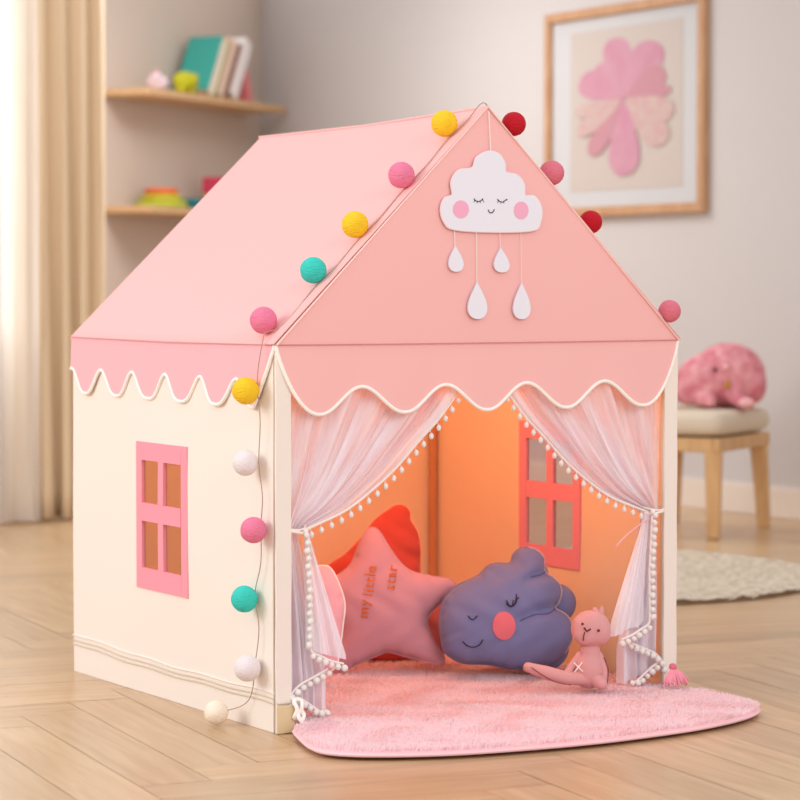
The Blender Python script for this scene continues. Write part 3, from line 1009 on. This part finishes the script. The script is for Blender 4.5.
# ------------------------------------------------------------------ ball garland
def garland():
    t = thing('ball_garland', 'string of coloured cotton balls along the roof edge and down the tent corner', 'garland', (-.06, .05, 0))
    Y, Pk, Te, Wh, Cr, Rd, Ro = [M['ball_' + k] for k in ('yellow', 'pink', 'teal', 'white', 'cream', 'red', 'rose')]
    seqs = [((-.062, .156, .029), .0262, Cr, 'cream cotton ball on the floor'), ((-.034, .065, .134), .0285, Wh, 'white cotton ball'), ((-.034, .078, .280), .0285, Te, 'teal cotton ball'),
            ((-.034, .036, .430), .0280, Pk, 'pink cotton ball'), ((-.036, .068, .570), .0275, Wh, 'white cotton ball'), ((-.040, .058, .723), .0290, Y, 'yellow cotton ball'),
            ((.009, .070, .871), .0290, Pk, 'pink cotton ball'), ((.116, .045, .977), .0285, Te, 'teal cotton ball'), ((.216, .040, 1.075), .0290, Y, 'yellow cotton ball'),
            ((.326, .030, 1.183), .0290, Pk, 'pink cotton ball'), ((.445, .045, 1.299), .0295, Y, 'yellow cotton ball'),
            ((.602, .007, 1.301), .0270, Rd, 'red cotton ball'), ((.710, .016, 1.196), .0280, Ro, 'rose cotton ball'), ((.820, .021, 1.088), .0265, Rd, 'red cotton ball'), ((1.026, -.002, .886), .0260, Ro, 'rose cotton ball')]
    for (c, r, m, lb) in seqs:
        g = G()
        n = len(g.v)
        g.sphere(c, r, 28, 18)
        # slightly lumpy, thread-wound surface
        cc = Vector(c)
        g.v = [tuple(cc + (Vector(p) - cc) * (1 + .012 * math.sin(31 * (p[0] + p[2])) * math.cos(190 * p[2] + 120 * p[1]))) for p in g.v]
        g.build('cotton_ball', m, t, True, lb)
    pts = [(-.05, .15, .03), (-.012, .10, .06), (-.016, .062, .15), (-.013, .052, .22), (-.016, .064, .29), (-.0145, .040, .36), (-.016, .036, .44), (-.0155, .03, .50), (-.016, .045, .57), (-.018, .035, .66), (-.022, .04, .74),
           (-.020, .03, .80), (-.008, .034, .845)]
    pts = catmull(pts, 6, False)
    def rf(x, y, up=.006): return (x - up * .7, y, ZE + (ZR - ZE) * x / (TW / 2) + up * .7)
    top = [rf(.03, .03), rf(.06, .026), rf(.116, .036), rf(.16, .022), rf(.216, .03), rf(.27, .02), rf(.326, .028), rf(.39, .020), rf(.445, .03), rf(.49, .016), (.523, .01, ZR + .010)]
    rt = [(TW / 2 + u + .004, .018, ZR - (ZR - ZE) * u / (TW / 2) + .008) for u in (.03, .09, .18, .30, .42, .51)]
    pts += catmull(top + rt, 5, False)
    G().tube(pts, .0011, 6).build('string', M['cord'], t)
garland()

# ------------------------------------------------------------------ tulle door curtains
def lerp(a, b, t_): return a + (b - a) * t_
def pom(parent, c, r, seed=0):
    g = G().sphere(c, r, 10, 7)
    return g.build('pompom', M['pom'], parent, True)
def door_curtain(side, label):
    fx = (lambda x: x) if side < 0 else (lambda x: TW - x)
    t = thing('tulle_curtain', label, 'curtain', (fx(.05), .03, 0), 'tulle curtains tied at the tent door')
    tie = (.062, .424)
    # leading edge: control points x,z measured along the opening
    edge = catmull([(.490, .775), (.468, .722), (.413, .655), (.360, .606), (.302, .550), (.246, .507), (.180, .465), (.110, .438), (.072, .425)], 8, False)
    E_ = np.array(edge)
    nu, nv = 90, 60
    rr = np.random.default_rng(11 if side < 0 else 12)
    def surf(name, m, yo, nfold, amp, phase, s_lo=0., s_hi=1., mt=1.0):
        V, F, UV = [], [], []
        for j in range(nv + 1):
            t_ = j / nv
            e = E_[int(round(t_ * (len(E_) - 1)))] if False else np.array([np.interp(t_ * (len(E_) - 1), range(len(E_)), E_[:, 0]), np.interp(t_ * (len(E_) - 1), range(len(E_)), E_[:, 1])])
            post = np.array([.026 + .010 * t_, lerp(.775, .424, t_)])
            for i in range(nu + 1):
                s = s_lo + (s_hi - s_lo) * i / nu
                # straight gathers sagging toward the tie
                k = s ** (.85)
                x = lerp(post[0], e[0], k); z = lerp(post[1], e[1], k)
                sag = .03 * math.sin(PI * t_) * math.sin(PI * s)
                z -= sag * .35
                a = amp * (1 - .55 * t_) * (1 if t_ < .97 else .6)
                fold = math.sin(s * nfold * 2 * PI + phase + .8 * math.sin(3 * t_ + s * 4)) + .4 * math.sin(s * nfold * 4.7 * PI + 1.7 * phase + t_ * 2)
                y = yo + a * fold * (.35 + .65 * min(1, s * 6)) * (1 if s < .985 else .3)
                V.append((fx(x), y, z)); UV.append((s, t_))
        for j in range(nv):
            for i in range(nu):
                a = j * (nu + 1) + i
                F.append((a, a + 1, a + nu + 2, a + nu + 1))
        return mesh(name, V, F, m, t, True, UV)
    surf('upper_swag', M['tulle'], .022, 5, .013, .4)
    surf('inner_swag', M['tulle_back'], .046, 4, .013, 2.1, 0, .96)
    # pompom trim on leading edge
    tr = [(fx(p[0]), .014, p[1]) for p in edge]
    trim = G().tube(tr, .0028, 6).build('pompom_trim', M['white_cord'], t, True)
    # bobbles hang below the trim
    cum = np.r_[0, np.cumsum(np.linalg.norm(np.diff(E_, axis=0), axis=1))]
    npom = 19
    for i in range(npom):
        d_ = lerp(.075, cum[-1] - .018, i / (npom - 1))
        x = np.interp(d_, cum, E_[:, 0]); z = np.interp(d_, cum, E_[:, 1])
        g = G().tube([(fx(x), .012, z), (fx(x + .0025), .011, z - .010)], .0008, 5)
        g.sphere((fx(x + .003), .011, z - .0145), (.0052, .0052, .0072), 10, 7)
        g.build('pompom', M['pom'], t, True)
    # tie band and bow ends
    g = G()
    ring = [(fx(.052 + .028 * math.cos(a)), .026 + .030 * math.sin(a), .424 + .003 * math.sin(2 * a)) for a in np.linspace(0, 2 * PI, 24, endpoint=False)]
    g.tube(ring, .0032, 8, True)
    ring = [(fx(.052 + .028 * math.cos(a)), .026 + .030 * math.sin(a), .432 + .003 * math.cos(2 * a)) for a in np.linspace(0, 2 * PI, 24, endpoint=False)]
    g.tube(ring, .0022, 8, True)
    g.sphere((fx(.070), -.003, .426), .006)
    g.build('tie_band', M['white_cord'], t, True)
    # lower tails
    def tail(name, m, yo, left, right, zt, zfun, nfold, amp, phase):
        """left(t), right(t): x edges, t 0 at tie; zfun(s) bottom height across"""
        V, F, UV = [], [], []
        nu2, nv2 = 70, 46
        for j in range(nv2 + 1):
            t_ = j / nv2
            for i in range(nu2 + 1):
                s = i / nu2
                zb = zfun(s)
                z = lerp(zt, zb, t_)
                tt = (zt - z) / (zt - .03)
                x = lerp(left(tt), right(tt), s)
                a = amp * (.3 + .7 * min(1, tt * 2))
                y = yo + a * (math.sin(s * nfold * 2 * PI + phase + .6 * tt) + .4 * math.sin(s * nfold * 5.1 * PI + phase))
                V.append((fx(x), y, z)); UV.append((s * .6, t_))
        for j in range(nv2):
            for i in range(nu2):
                a = j * (nu2 + 1) + i
                F.append((a, a + 1, a + nu2 + 2, a + nu2 + 1))
        mesh(name, V, F, m, t, True, UV)
        return V, nu2, nv2
    L0 = lambda tt: .034 - .006 * min(1, tt * 1.3)
    R0 = lambda tt: .068 + .070 * min(1, tt * 1.25) ** .9
    # back tail: reaches the floor with a slanting hem
    tail('lower_tail', M['tulle_tail'], .030, L0, R0, .424, lambda s: .060 - .034 * s if s < .9 else .03, 4, .010, .5)
    tail('inner_tail', M['tulle_back'], .050, lambda tt: L0(tt) - .002, lambda tt: R0(tt) - .010, .424, lambda s: .035, 3, .010, 1.5)
    # front flap: hem from the pompom line to its free corner
    F0 = lambda tt: .070 + .010 * min(1, tt * 2)
    F1 = lambda tt: .082 + .098 * min(1, tt * 1.45)
    tail('front_flap', M['tulle_tail'], .008, F0, F1, .424, lambda s: .172 - .030 * s, 2, .007, .9)
    # pompom rows: down the flap edge, along its hem, zigzag below
    rows = [[(.074, .418), (.077, .36), (.080, .30), (.080, .24), (.079, .185), (.084, .168), (.105, .158), (.13, .146), (.160, .138)],
            [(.128, .128), (.105, .118), (.080, .108), (.058, .098), (.040, .082), (.034, .066)],
            [(.038, .080), (.056, .072), (.076, .060), (.096, .046), (.114, .036), (.124, .040)]]
    for ri, row in enumerate(rows):
        c = catmull(row, 6, False)
        yy = -.006 if ri == 0 else .004
        G().tube([(fx(p[0]), yy, p[1]) for p in c], .0026, 6).build('pompom_trim', M['white_cord'], t, True)
        A = np.array(c); cu = np.r_[0, np.cumsum(np.linalg.norm(np.diff(A, axis=0), axis=1))]
        k = int(cu[-1] / .0165)
        for i in range(k + 1):
            d_ = cu[-1] * i / k
            x, z = np.interp(d_, cu, A[:, 0]), np.interp(d_, cu, A[:, 1])
            vert = ri == 0 and d_ < .24
            px_, pz_ = (x - .006 + .002 * (i % 2), z) if vert else (x, z - .009)
            pom(t, (fx(px_), yy - .005, max(pz_, .034)), .0064 + .0006 * (i % 3))
    return t
door_curtain(-1, 'pink tulle curtain with pompoms tied to the post near the ball garland')
door_curtain(1, 'pink tulle curtain with pompoms tied back beside the plush rabbit')
# thin ribbon ends beside the right hand curtain
tag(G().tube(catmull([(.990, .0, .420), (.935, .0, .392), (.900, -.004, .372), (.875, -.004, .352)], 5, False), .0016, 6).build('ribbon', mat('pink_ribbon', (240, 190, 200), .7)), 'thin pale pink ribbon end sticking out of the curtain tie by the rabbit', 'ribbon')

# ------------------------------------------------------------------ inflated cushions
def inflate(name, outline, center, udir, lean, T, m, parent_thing=None, step=.011, power=.5, back=1.0, creases=()):
    """pillow from an outline; returns object, frame function and height lookup.  u along udir, v up (leaning back), w toward the viewer"""
    n = len(outline)
    O = np.array(outline)
    mn, mx_ = O.min(0), O.max(0)
    nxt = np.roll(O, -1, 0)
    def inside(p):
        x, y = p
        c = ((O[:, 1] > y) != (nxt[:, 1] > y))
        with np.errstate(divide='ignore', invalid='ignore'):
            xi = (nxt[:, 0] - O[:, 0]) * (y - O[:, 1]) / (nxt[:, 1] - O[:, 1]) + O[:, 0]
        return (np.sum(c & (x < xi)) % 2) == 1
    def dist(p):
        d = nxt - O
        t_ = np.clip(((p - O) * d).sum(1) / np.maximum((d * d).sum(1), 1e-12), 0, 1)
        return np.sqrt((((O + d * t_[:, None]) - p) ** 2).sum(1)).min()
    pts = []
    row = 0
    y = mn[1]
    while y < mx_[1]:
        x = mn[0] + (step / 2 if row % 2 else 0)
        while x < mx_[0]:
            p = np.array([x, y])
            if inside(p) and dist(p) > step * .35:
                pts.append(p)
            x += step
        y += step * .866
        row += 1
    allp = [Vector(p) for p in O] + [Vector(p) for p in pts]
    res = delaunay_2d_cdt(allp, [(i, (i + 1) % n) for i in range(n)], [], 1, 1e-7)
    P = np.array([tuple(v) for v in res[0]]); tris = [tuple(f) for f in res[2]]
    bnd = np.array([dist(p) < 1e-6 for p in P])
    # Poisson inflation
    E = set()
    for f in tris:
        for a, b in zip(f, f[1:] + f[:1]):
            E.add((min(a, b), max(a, b)))
    E = np.array(list(E))
    u = np.zeros(len(P)); deg = np.bincount(E.ravel(), minlength=len(P))
    for _ in range(700):
        s_ = np.bincount(E[:, 0], u[E[:, 1]], len(P)) + np.bincount(E[:, 1], u[E[:, 0]], len(P))
        un = s_ / deg + step * step
        un[bnd] = 0
        u = un
    h = (u / u.max()) ** power
    for line, dep, sg in creases:
        L_ = np.array(catmull(line, 8, False))
        dd = np.sqrt(((P[:, None, :] - L_[None]) ** 2).sum(2))
        k = dd.argmin(1)
        fade = 1 - (k / (len(L_) - 1)) ** 1.5
        h = h * (1 - dep * fade * np.exp(-(dd.min(1) / sg) ** 2))
    ud = Vector((udir[0], udir[1], 0)).normalized()
    nd = Vector((ud.y, -ud.x, 0))           # toward the viewer
    vd = (Vector((0, 0, 1)) * math.cos(lean) - nd * math.sin(lean)).normalized()
    wdir = ud.cross(vd).normalized()
    C_ = Vector(center)
    def fr(a, b, w): return C_ + ud * a + vd * b + wdir * w
    wr = .0025
    fv = [fr(P[i][0], P[i][1], T * h[i] + (0 if bnd[i] else wr * math.sin(P[i][0] * 70 + 3 * math.sin(P[i][1] * 40)) * h[i])) for i in range(len(P))]
    idx = {}; bv = []
    for i in range(len(P)):
        if bnd[i]: idx[i] = i
        else:
            idx[i] = len(P) + len(bv); bv.append(fr(P[i][0], P[i][1], -T * back * h[i]))
    F = tris + [tuple(idx[i] for i in reversed(f)) for f in tris]
    o = mesh(name, fv + bv, F, m, parent_thing, True)
    bvh = BVHTree.FromPolygons(fv + bv, F)
    def hat(a, b):
        hit = bvh.ray_cast(fr(a, b, .5), -wdir)
        return (hit[0] - C_).dot(wdir) if hit[0] is not None else 0.0
    return o, fr, hat

CR = (.857, -.515)
S = 1 / 424.0          # metres per step used in the cushion outlines below
def star_cushion():
    c = (.570, .476, .190)
    t = thing('star_cushion', 'dusty pink star cushion with gold lettering leaning inside the tent', 'cushion', (.548, .44, .03))
    px = [(372, 529), (380, 533), (390, 549), (400, 563), (412, 573), (432, 578), (449, 581), (457, 587), (453, 595), (440, 607), (430, 618), (429, 628), (436, 645), (446, 661), (440, 667), (426, 664), (405, 659), (389, 655), (376, 659), (356, 668), (338, 676), (331, 669), (336, 650), (341, 630), (336, 620), (322, 606), (316, 592), (322, 585), (338, 577), (350, 567), (357, 552), (364, 536)]
    out = catmull([((x - 393) * S, (606 - y) * S) for x, y in px], 4)[::-1]
    o, fr, hat = inflate('cushion_body', out, c, CR, .16, .058, M['star'], t, power=.5)
    G().tube([fr(p[0], p[1], 0) for p in out], .0015, 6, True).build('seam', M['star'], t, True)
    # lettering: text curves turned to mesh and laid on the bulge
    for body, x, y, ang, size in (('my', 368.5, 622, 84, .035), ('little', 373, 600, 82, .035), ('star', 395, 594, 82, .035)):
        cu = bpy.data.curves.new('lettering', 'FONT')
        cu.body = body; cu.size = size; cu.extrude = .0; cu.offset = .0002; cu.space_character = 1.12; cu.align_x = 'LEFT'
        tmp = bpy.data.objects.new('lettering', cu)
        me = bpy.data.meshes.new_from_object(tmp)
        bpy.data.objects.remove(tmp)
        bm = bmesh.new(); bm.from_mesh(me)
        bmesh.ops.triangulate(bm, faces=bm.faces[:])
        bmesh.ops.subdivide_edges(bm, edges=bm.edges[:], cuts=2)
        ca, sa = math.cos(math.radians(ang)), math.sin(math.radians(ang))
        vs = []
        for v in bm.verts:
            a = (x - 393) * S + v.co.x * ca - v.co.y * sa
            b = (606 - y) * S + v.co.x * sa + v.co.y * ca
            vs.append((a, b))
        V = [fr(a, b, hat(a, b) + .0035) for a, b in vs]
        bm.verts.index_update()
        F = [tuple(v.index for v in f.verts) for f in bm.faces]
        bm.free()
        mesh('lettering', V, F, M['gold'], t)['label'] = 'gold glitter lettering'
star_cushion()

def coral_cushion():
    t = thing('coral_cushion', 'bright coral cushion propped behind the star cushion', 'cushion', (.62, .62, .02))
    px = [(401, 511), (410, 511), (416, 517), (417, 526), (424, 538), (427, 555), (427, 580), (434, 610), (440, 640), (430, 660), (400, 668), (365, 666), (340, 650), (328, 620), (326, 585), (334, 571), (350, 560), (365, 545), (378, 528), (390, 518)]
    S2 = 1 / 408.
    out = catmull([((x - 385) * S2, (600 - y) * S2) for x, y in px], 4)[::-1]
    o, fr, hat = inflate('cushion_body', out, (.660, .690, .186), CR, .14, .055, M['coral'], t, power=.5,
                          creases=[([((x - 385) * S2, (600 - y) * S2) for x, y in ps], .3, .010) for ps in ([(424, 542), (410, 536), (396, 534)], [(428, 566), (412, 560), (398, 552)], [(352, 558), (366, 566), (374, 580)])])
    G().tube([fr(p[0], p[1], 0) for p in out], .0018, 6, True).build('seam', mat('orange_thread', (255, 170, 130), .8), t, True)
coral_cushion()

def pink_pillow():
    t = thing('pink_pillow', 'pale pink pillow edge behind the tied curtain next to the star', 'cushion', (.40, .33, .02))
    px = [(326, 562), (334, 566), (342, 582), (347, 600), (345, 622), (342, 645), (338, 662), (325, 668), (300, 660), (292, 620), (298, 580), (310, 566)]
    out = catmull([((x - 320) * S * .98, (615 - y) * S * .98) for x, y in px], 4)[::-1]
    o, fr, hat = inflate('cushion_body', out, (.322, .397, .178), CR, .10, .035, M['pinkpillow'], t, power=.5)
    G().tube([fr(p[0], p[1], 0) for p in out], .003, 6, True).build('seam', M['piping'], t, True)
pink_pillow()
def salmon_pillow():
    t = thing('salmon_pillow', 'salmon pillow squeezed between star cushion and blue cloud cushion', 'cushion', (.75, .45, .02))
    px = [(436, 606), (452, 600), (468, 612), (474, 640), (466, 662), (440, 668), (424, 655), (421, 625)]
    out = catmull([((x - 446) * S, (636 - y) * S) for x, y in px], 4)[::-1]
    inflate('cushion_body', out, (.712, .520, .125), CR, .05, .03, M['coral_soft'], t, power=.5)
salmon_pillow()

def cloud_cushion():
    t = thing('cloud_cushion', 'blue-violet cloud cushion with coral cheek and stitched sleeping face', 'cushion', (.78, .34, .02))
    px = [(443, 655), (439, 640), (438, 622), (441, 606), (448, 595), (458, 587), (470, 582), (480, 577), (488, 569), (499, 566), (511, 566), (515, 557), (524, 551), (537, 552), (546, 561), (547, 575), (557, 583), (563, 594), (560, 606), (556, 612), (568, 620), (573, 634), (569, 650), (556, 664), (535, 671), (512, 672), (485, 667), (460, 665)]
    ang = math.radians(-31.0 + 8)
    ud = (math.cos(ang), math.sin(ang))
    out = catmull([((x - 505) * S * 1.0, (614 - y) * S) for x, y in px], 4)[::-1]
    o, fr, hat = inflate('cushion_body', out, (.775, .300, .178), ud, .20, .082, M['cloudblue'], t, power=.42, back=.9, step=.008,
                      creases=[([((x - 505) * S, (614 - y) * S) for x, y in ps], d_, w_) for ps, d_, w_ in (
                          ([(558, 610), (540, 615), (522, 621), (508, 630)], .40, .014), ([(549, 577), (534, 581), (518, 586)], .40, .013),
                          ([(486, 567), (492, 578), (496, 588)], .22, .012), ([(513, 562), (520, 570), (528, 575)], .28, .011),
                          ([(470, 667), (472, 655), (475, 645)], .15, .008), ([(500, 672), (500, 660), (502, 650)], .15, .009), ([(440, 640), (452, 636), (460, 634)], .12, .008))])
    G().tube([fr(p[0], p[1], .001) for p in out], .0016, 6, True).build('seam', M['cloudblue'], t, True)
    edge_ = [p for p in out if p[0] > (528 - 505) * S and p[1] > (614 - 660) * S]
    G().tube([fr(p[0], p[1], .0035) for p in edge_], .0016, 6).build('piping', M['cloudpipe'], t, True)
    X = lambda x, y: ((x - 505) * S, (614 - y) * S)
    def on_(x, y, e=.002):
        a, b = X(x, y)
        return fr(a, b, hat(a, b) + e)
    # cheek patch draped on the bulge
    ce = (497, 631); V = [on_(*ce, .0035)]; F = []
    for k_, q in enumerate((.35, .7, 1.0)):
        for i in range(28):
            a = 2 * PI * i / 28
            V.append(on_(ce[0] + 11.5 * q * math.cos(a), ce[1] + 14 * q * math.sin(a), .0035))
    for i in range(28): F.append((0, 1 + (i + 1) % 28, 1 + i))
    for k_ in range(2):
        for i in range(28):
            a, b = 1 + k_ * 28, 29 + k_ * 28
            F.append((a + i, a + (i + 1) % 28, b + (i + 1) % 28, b + i))
    mesh('cheek', V, F, M['cheek_coral'], t, True)['label'] = 'coral oval cheek patch'
    def stroke(nm, ps, r=.0014):
        G().tube([on_(*p, .0022) for p in catmull(ps, 6, False)], r, 6).build(nm, M['ink'], t)
    stroke('closed_eye', [(462.5, 620), (464.5, 623), (467.5, 624), (471, 620.5)])
    stroke('mouth', [(457, 645), (461, 649), (467, 651), (473, 649), (476, 644)])
    g = G()
    g.tube([on_(*p, .0025) for p in catmull([(500, 609), (504, 612), (508, 610), (510, 606)], 6, False)], .0024, 6)
    for a, b in (((502, 610), (500, 606)), ((506, 611), (507, 606)), ((509, 607), (513, 603)), ((510, 605), (511, 600))):
        g.tube([on_(*a, .0025), on_(*b, .0025)], .0014, 6)
    g.build('winking_eye', M['ink'], t)
    # puckers: stitched dimple lines from lobes
    for ps in ([(547, 575), (538, 580), (528, 582)], [(556, 612), (544, 619), (530, 620), (514, 626)]):
        G().tube([on_(*p, .0005) for p in catmull(ps, 6, False)], .0014, 6).build('pucker', mat('indigo_thread', (96, 84, 140), .9), t)
    # back half lobes bulging behind
    blob('rear_lobe', [('s', fr(.135, .02, -.05), .048), ('s', fr(.10, -.08, -.05), .062), ('s', fr(.07, .085, -.045), .048), ('s', fr(0, 0, -.05), .09)], M['cloudblue'], t, .008, 8)
cloud_cushion()

def rabbit():
    c = Vector((.800, -.005, .030))
    t = thing('plush_rabbit', 'small pink plush rabbit with stitched cross sitting on the fur rug', 'plush toy', tuple(c))
    r_ = Vector((.857, -.515, 0)); f_ = Vector((.515, .857, 0)); k_ = 1 / 446.
    # coordinates: x, y as seen, d toward viewer
    def P(x, y, d=0.0): return c + r_ * ((x - 590) * k_) + Vector((0, 0, (686 - y) * k_)) - f_ * d
    Rz = Matrix.Rotation(math.atan2(-.515, .857), 3, 'Z')
    def el(x, y, d, a, b, dd): return ('s', P(x, y, d), (a * k_, dd * k_, b * k_), Rz)
    blob('body', [el(590, 666, .0, 17, 19, 15), el(591, 648, .0, 11, 12, 9), ('c', [P(588, 650, 0), P(590, 644, 0)], .018, .016)], M['bunny'], t, .004, 5)
    blob('head', [el(592, 624, .0, 20.5, 19, 15), el(588, 629, .018, 14, 11, 9), el(582, 622, .01, 9, 12, 9), el(603, 627, .01, 9, 13, 9)], M['bunny'], t, .004, 6)
    blob('leg', [('c', [P(590, 674, .012), P(566, 672, .03), P(545, 666, .035)], .016, .016), ('c', [P(545, 666, .035), P(528, 661, .032)], .016, .012)], M['bunny'], t, .004, 4)
    blob('leg', [('c', [P(596, 674, .015), P(602, 678, .035)], .017, .014)], M['bunny'], t, .004, 4)
    blob('arm', [('c', [P(600, 650, .0), P(606, 664, .012), P(605, 680, .022)], .009, .010)], M['bunny'], t, .004, 4)
    blob('arm', [('c', [P(581, 650, .0), P(573, 660, .014), P(567, 668, .030)], .009, .009)], M['bunny'], t, .004, 4)
    blob('ear', [('c', [P(597, 609, 0), P(596, 605, 0)], .011, .007)], M['bunny'], t, .003, 3)
    blob('ear', [('c', [P(602, 610, 0), P(603, 603, 0)], .008, .005)], M['bunny'], t, .003, 3)
    dark = mat('brown_thread', (110, 40, 40), .8)
    G().sphere(P(582.5, 617, .037), .0030).build('eye', dark, t, True)
    G().sphere(P(598.5, 623.5, .040), .0034).build('eye', dark, t, True)
    g = G(); g.tube([P(584, 620.5, .041), P(586.5, 624, .0445), P(590.5, 622, .042)], .0024, 6)
    g.build('nose', dark, t, True)
    G().tube([P(584.5, 625, .042), P(583.5, 630, .040), P(583.5, 634, .036)], .0012, 6).build('mouth', dark, t, True)
    g = G(); g.tube([P(574, 656, .036), P(583, 665, .037)], .0013, 6); g.tube([P(582.5, 655.5, .036), P(574.5, 665.5, .038)], .0013, 6)
    g.build('cross_stitch', M['piping'], t, True)
    G().tube(catmull([P(531, 660, .047), P(541, 667, .050), P(556, 675, .048), P(571, 678, .046)], 5, False), .0010, 6).build('seam', M['bunny_seam'], t, True)
    G().tube(catmull([P(605, 652, .012), P(609, 664, .020), P(608, 678, .030)], 5, False), .0010, 6).build('seam', M['bunny_seam'], t, True)
rabbit()

# ------------------------------------------------------------------ fluffy pink mat
def fur_mat():
    # outer edge on the floor
    edge = catmull([(.052, .02), (.015, -.05), (-.022, -.15), (-.048, -.24), (-.045, -.31), (.02, -.375), (.155, -.437), (.33, -.470), (.49, -.482), (.64, -.474), (.764, -.458), (.88, -.425), (.97, -.382), (1.03, -.325), (1.055, -.22), (1.05, -.11), (1.005, .02), (1.005, .5), (1.0, 1.0), (.52, 1.01), (.05, 1.0), (.052, .5)], 6)
    t = thing('fur_mat', 'fluffy pink mat covering the tent floor and spilling out of the door', 'mat', (.5, .2, 0))
    E_ = np.array(edge)
    fr = lambda u, v, w: (u, v, .0075 + w)
    G().plate(edge, .011, fr).build('mat_backing', M['furbase'], t)
    G().tube([(p[0], p[1], .0115) for p in edge], .0042, 6, True).build('mat_edge_binding', mat('pale_pink_binding', (250, 206, 214), .85), t, True)
    # pile
    nx = np.roll(E_, -1, 0)
    N = 120000
    X = rng.uniform(-.06, 1.07, N * 2); Y = np.where(rng.random(N * 2) < .85, rng.uniform(-.49, .50, N * 2), rng.uniform(.5, 1.0, N * 2))
    ins = np.zeros(len(X), bool)
    for a, b in zip(E_, nx):
        if a[1] == b[1]: continue
        c = (a[1] > Y) != (b[1] > Y)
        xi = (b[0] - a[0]) * (Y - a[1]) / (b[1] - a[1]) + a[0]
        ins ^= c & (X < xi)
    X, Y = X[ins][:N], Y[ins][:N]
    n = len(X)
    field = np.sin(X * 23 + 3 * np.sin(Y * 17)) + np.sin(Y * 29 + 2 * np.cos(X * 19))
    ang = field * .8 + rng.normal(0, .7, n)
    L = rng.uniform(.009, .017, n) * (1 + .12 * np.sin(X * 31 + Y * 13))
    lean_ = rng.uniform(.35, .8, n)
    dx, dy = np.cos(ang), np.sin(ang)
    pa = rng.uniform(0, 2 * PI, n); wx_, wy_ = np.cos(pa) * .0013, np.sin(pa) * .0013
    z0 = .0175
    V = np.zeros((n, 5, 3))
    V[:, 0] = np.c_[X - wx_, Y - wy_, np.full(n, z0)]
    V[:, 1] = np.c_[X + wx_, Y + wy_, np.full(n, z0)]
    mxp, myp = X + dx * L * lean_ * .35, Y + dy * L * lean_ * .35
    V[:, 2] = np.c_[mxp - wx_ * .9, myp - wy_ * .9, z0 + L * .6]
    V[:, 3] = np.c_[mxp + wx_ * .9, myp + wy_ * .9, z0 + L * .6]
    V[:, 4] = np.c_[X + dx * L * lean_ * .95, Y + dy * L * lean_ * .95, z0 + L * (1.05 - .55 * lean_)]
    me = bpy.data.meshes.new('pile')
    me.vertices.add(n * 5)
    me.vertices.foreach_set('co', V.astype(np.float32).ravel())
    base = np.arange(n) * 5
    q = np.stack([base, base + 1, base + 3, base + 2], 1); tr = np.stack([base + 2, base + 3, base + 4], 1)
    loops = np.concatenate([q.ravel(), tr.ravel()])
    me.loops.add(len(loops)); me.loops.foreach_set('vertex_index', loops.astype(np.int32))
    me.polygons.add(n * 2)
    ls = np.concatenate([np.arange(n) * 4, n * 4 + np.arange(n) * 3])
    me.polygons.foreach_set('loop_start', ls.astype(np.int32))
    me.polygons.foreach_set('loop_total', np.concatenate([np.full(n, 4), np.full(n, 3)]).astype(np.int32))
    me.update(); me.validate()
    me.materials.append(M['fur'])
    o = bpy.data.objects.new('pile', me); COL.objects.link(o)
    o.parent = t; o.matrix_parent_inverse = Matrix.Translation(-t.location)
    tag(o, kind='stuff')
fur_mat()

# small pink tassel by the right-hand post
def tassel():
    c = Vector((1.0, -.055, .025))
    t = thing('tassel', 'fluffy pink tassel lying by the front post beside the rabbit side curtain', 'tassel', tuple(c))
    g = G()
    for i in range(60):
        a = random.uniform(-1.2, 1.2) - PI / 2; L = random.uniform(.03, .048); e = random.uniform(.15, .9)
        d = Vector((math.cos(a) * 1, math.sin(a) * .7, 0))
        p0 = c + Vector((0, .0, .045))
        g.tube([p0, p0 + d * L * .5 + Vector((0, 0, -.008 - .008 * e)), p0 + d * L * .9 + Vector((0, 0, -.022 - .02 * e))], .0028, 5, r2=.0016)
    g.build('strands', mat('tassel_pink', (246, 160, 180), .9), t, True)
    G().sphere(c + Vector((0, 0, .048)), .009).build('knot', mat('tassel_knot', (226, 120, 140), .8), t, True)
tassel()

for o in list(bpy.data.objects):
    if '_local' in o: del o['_local']
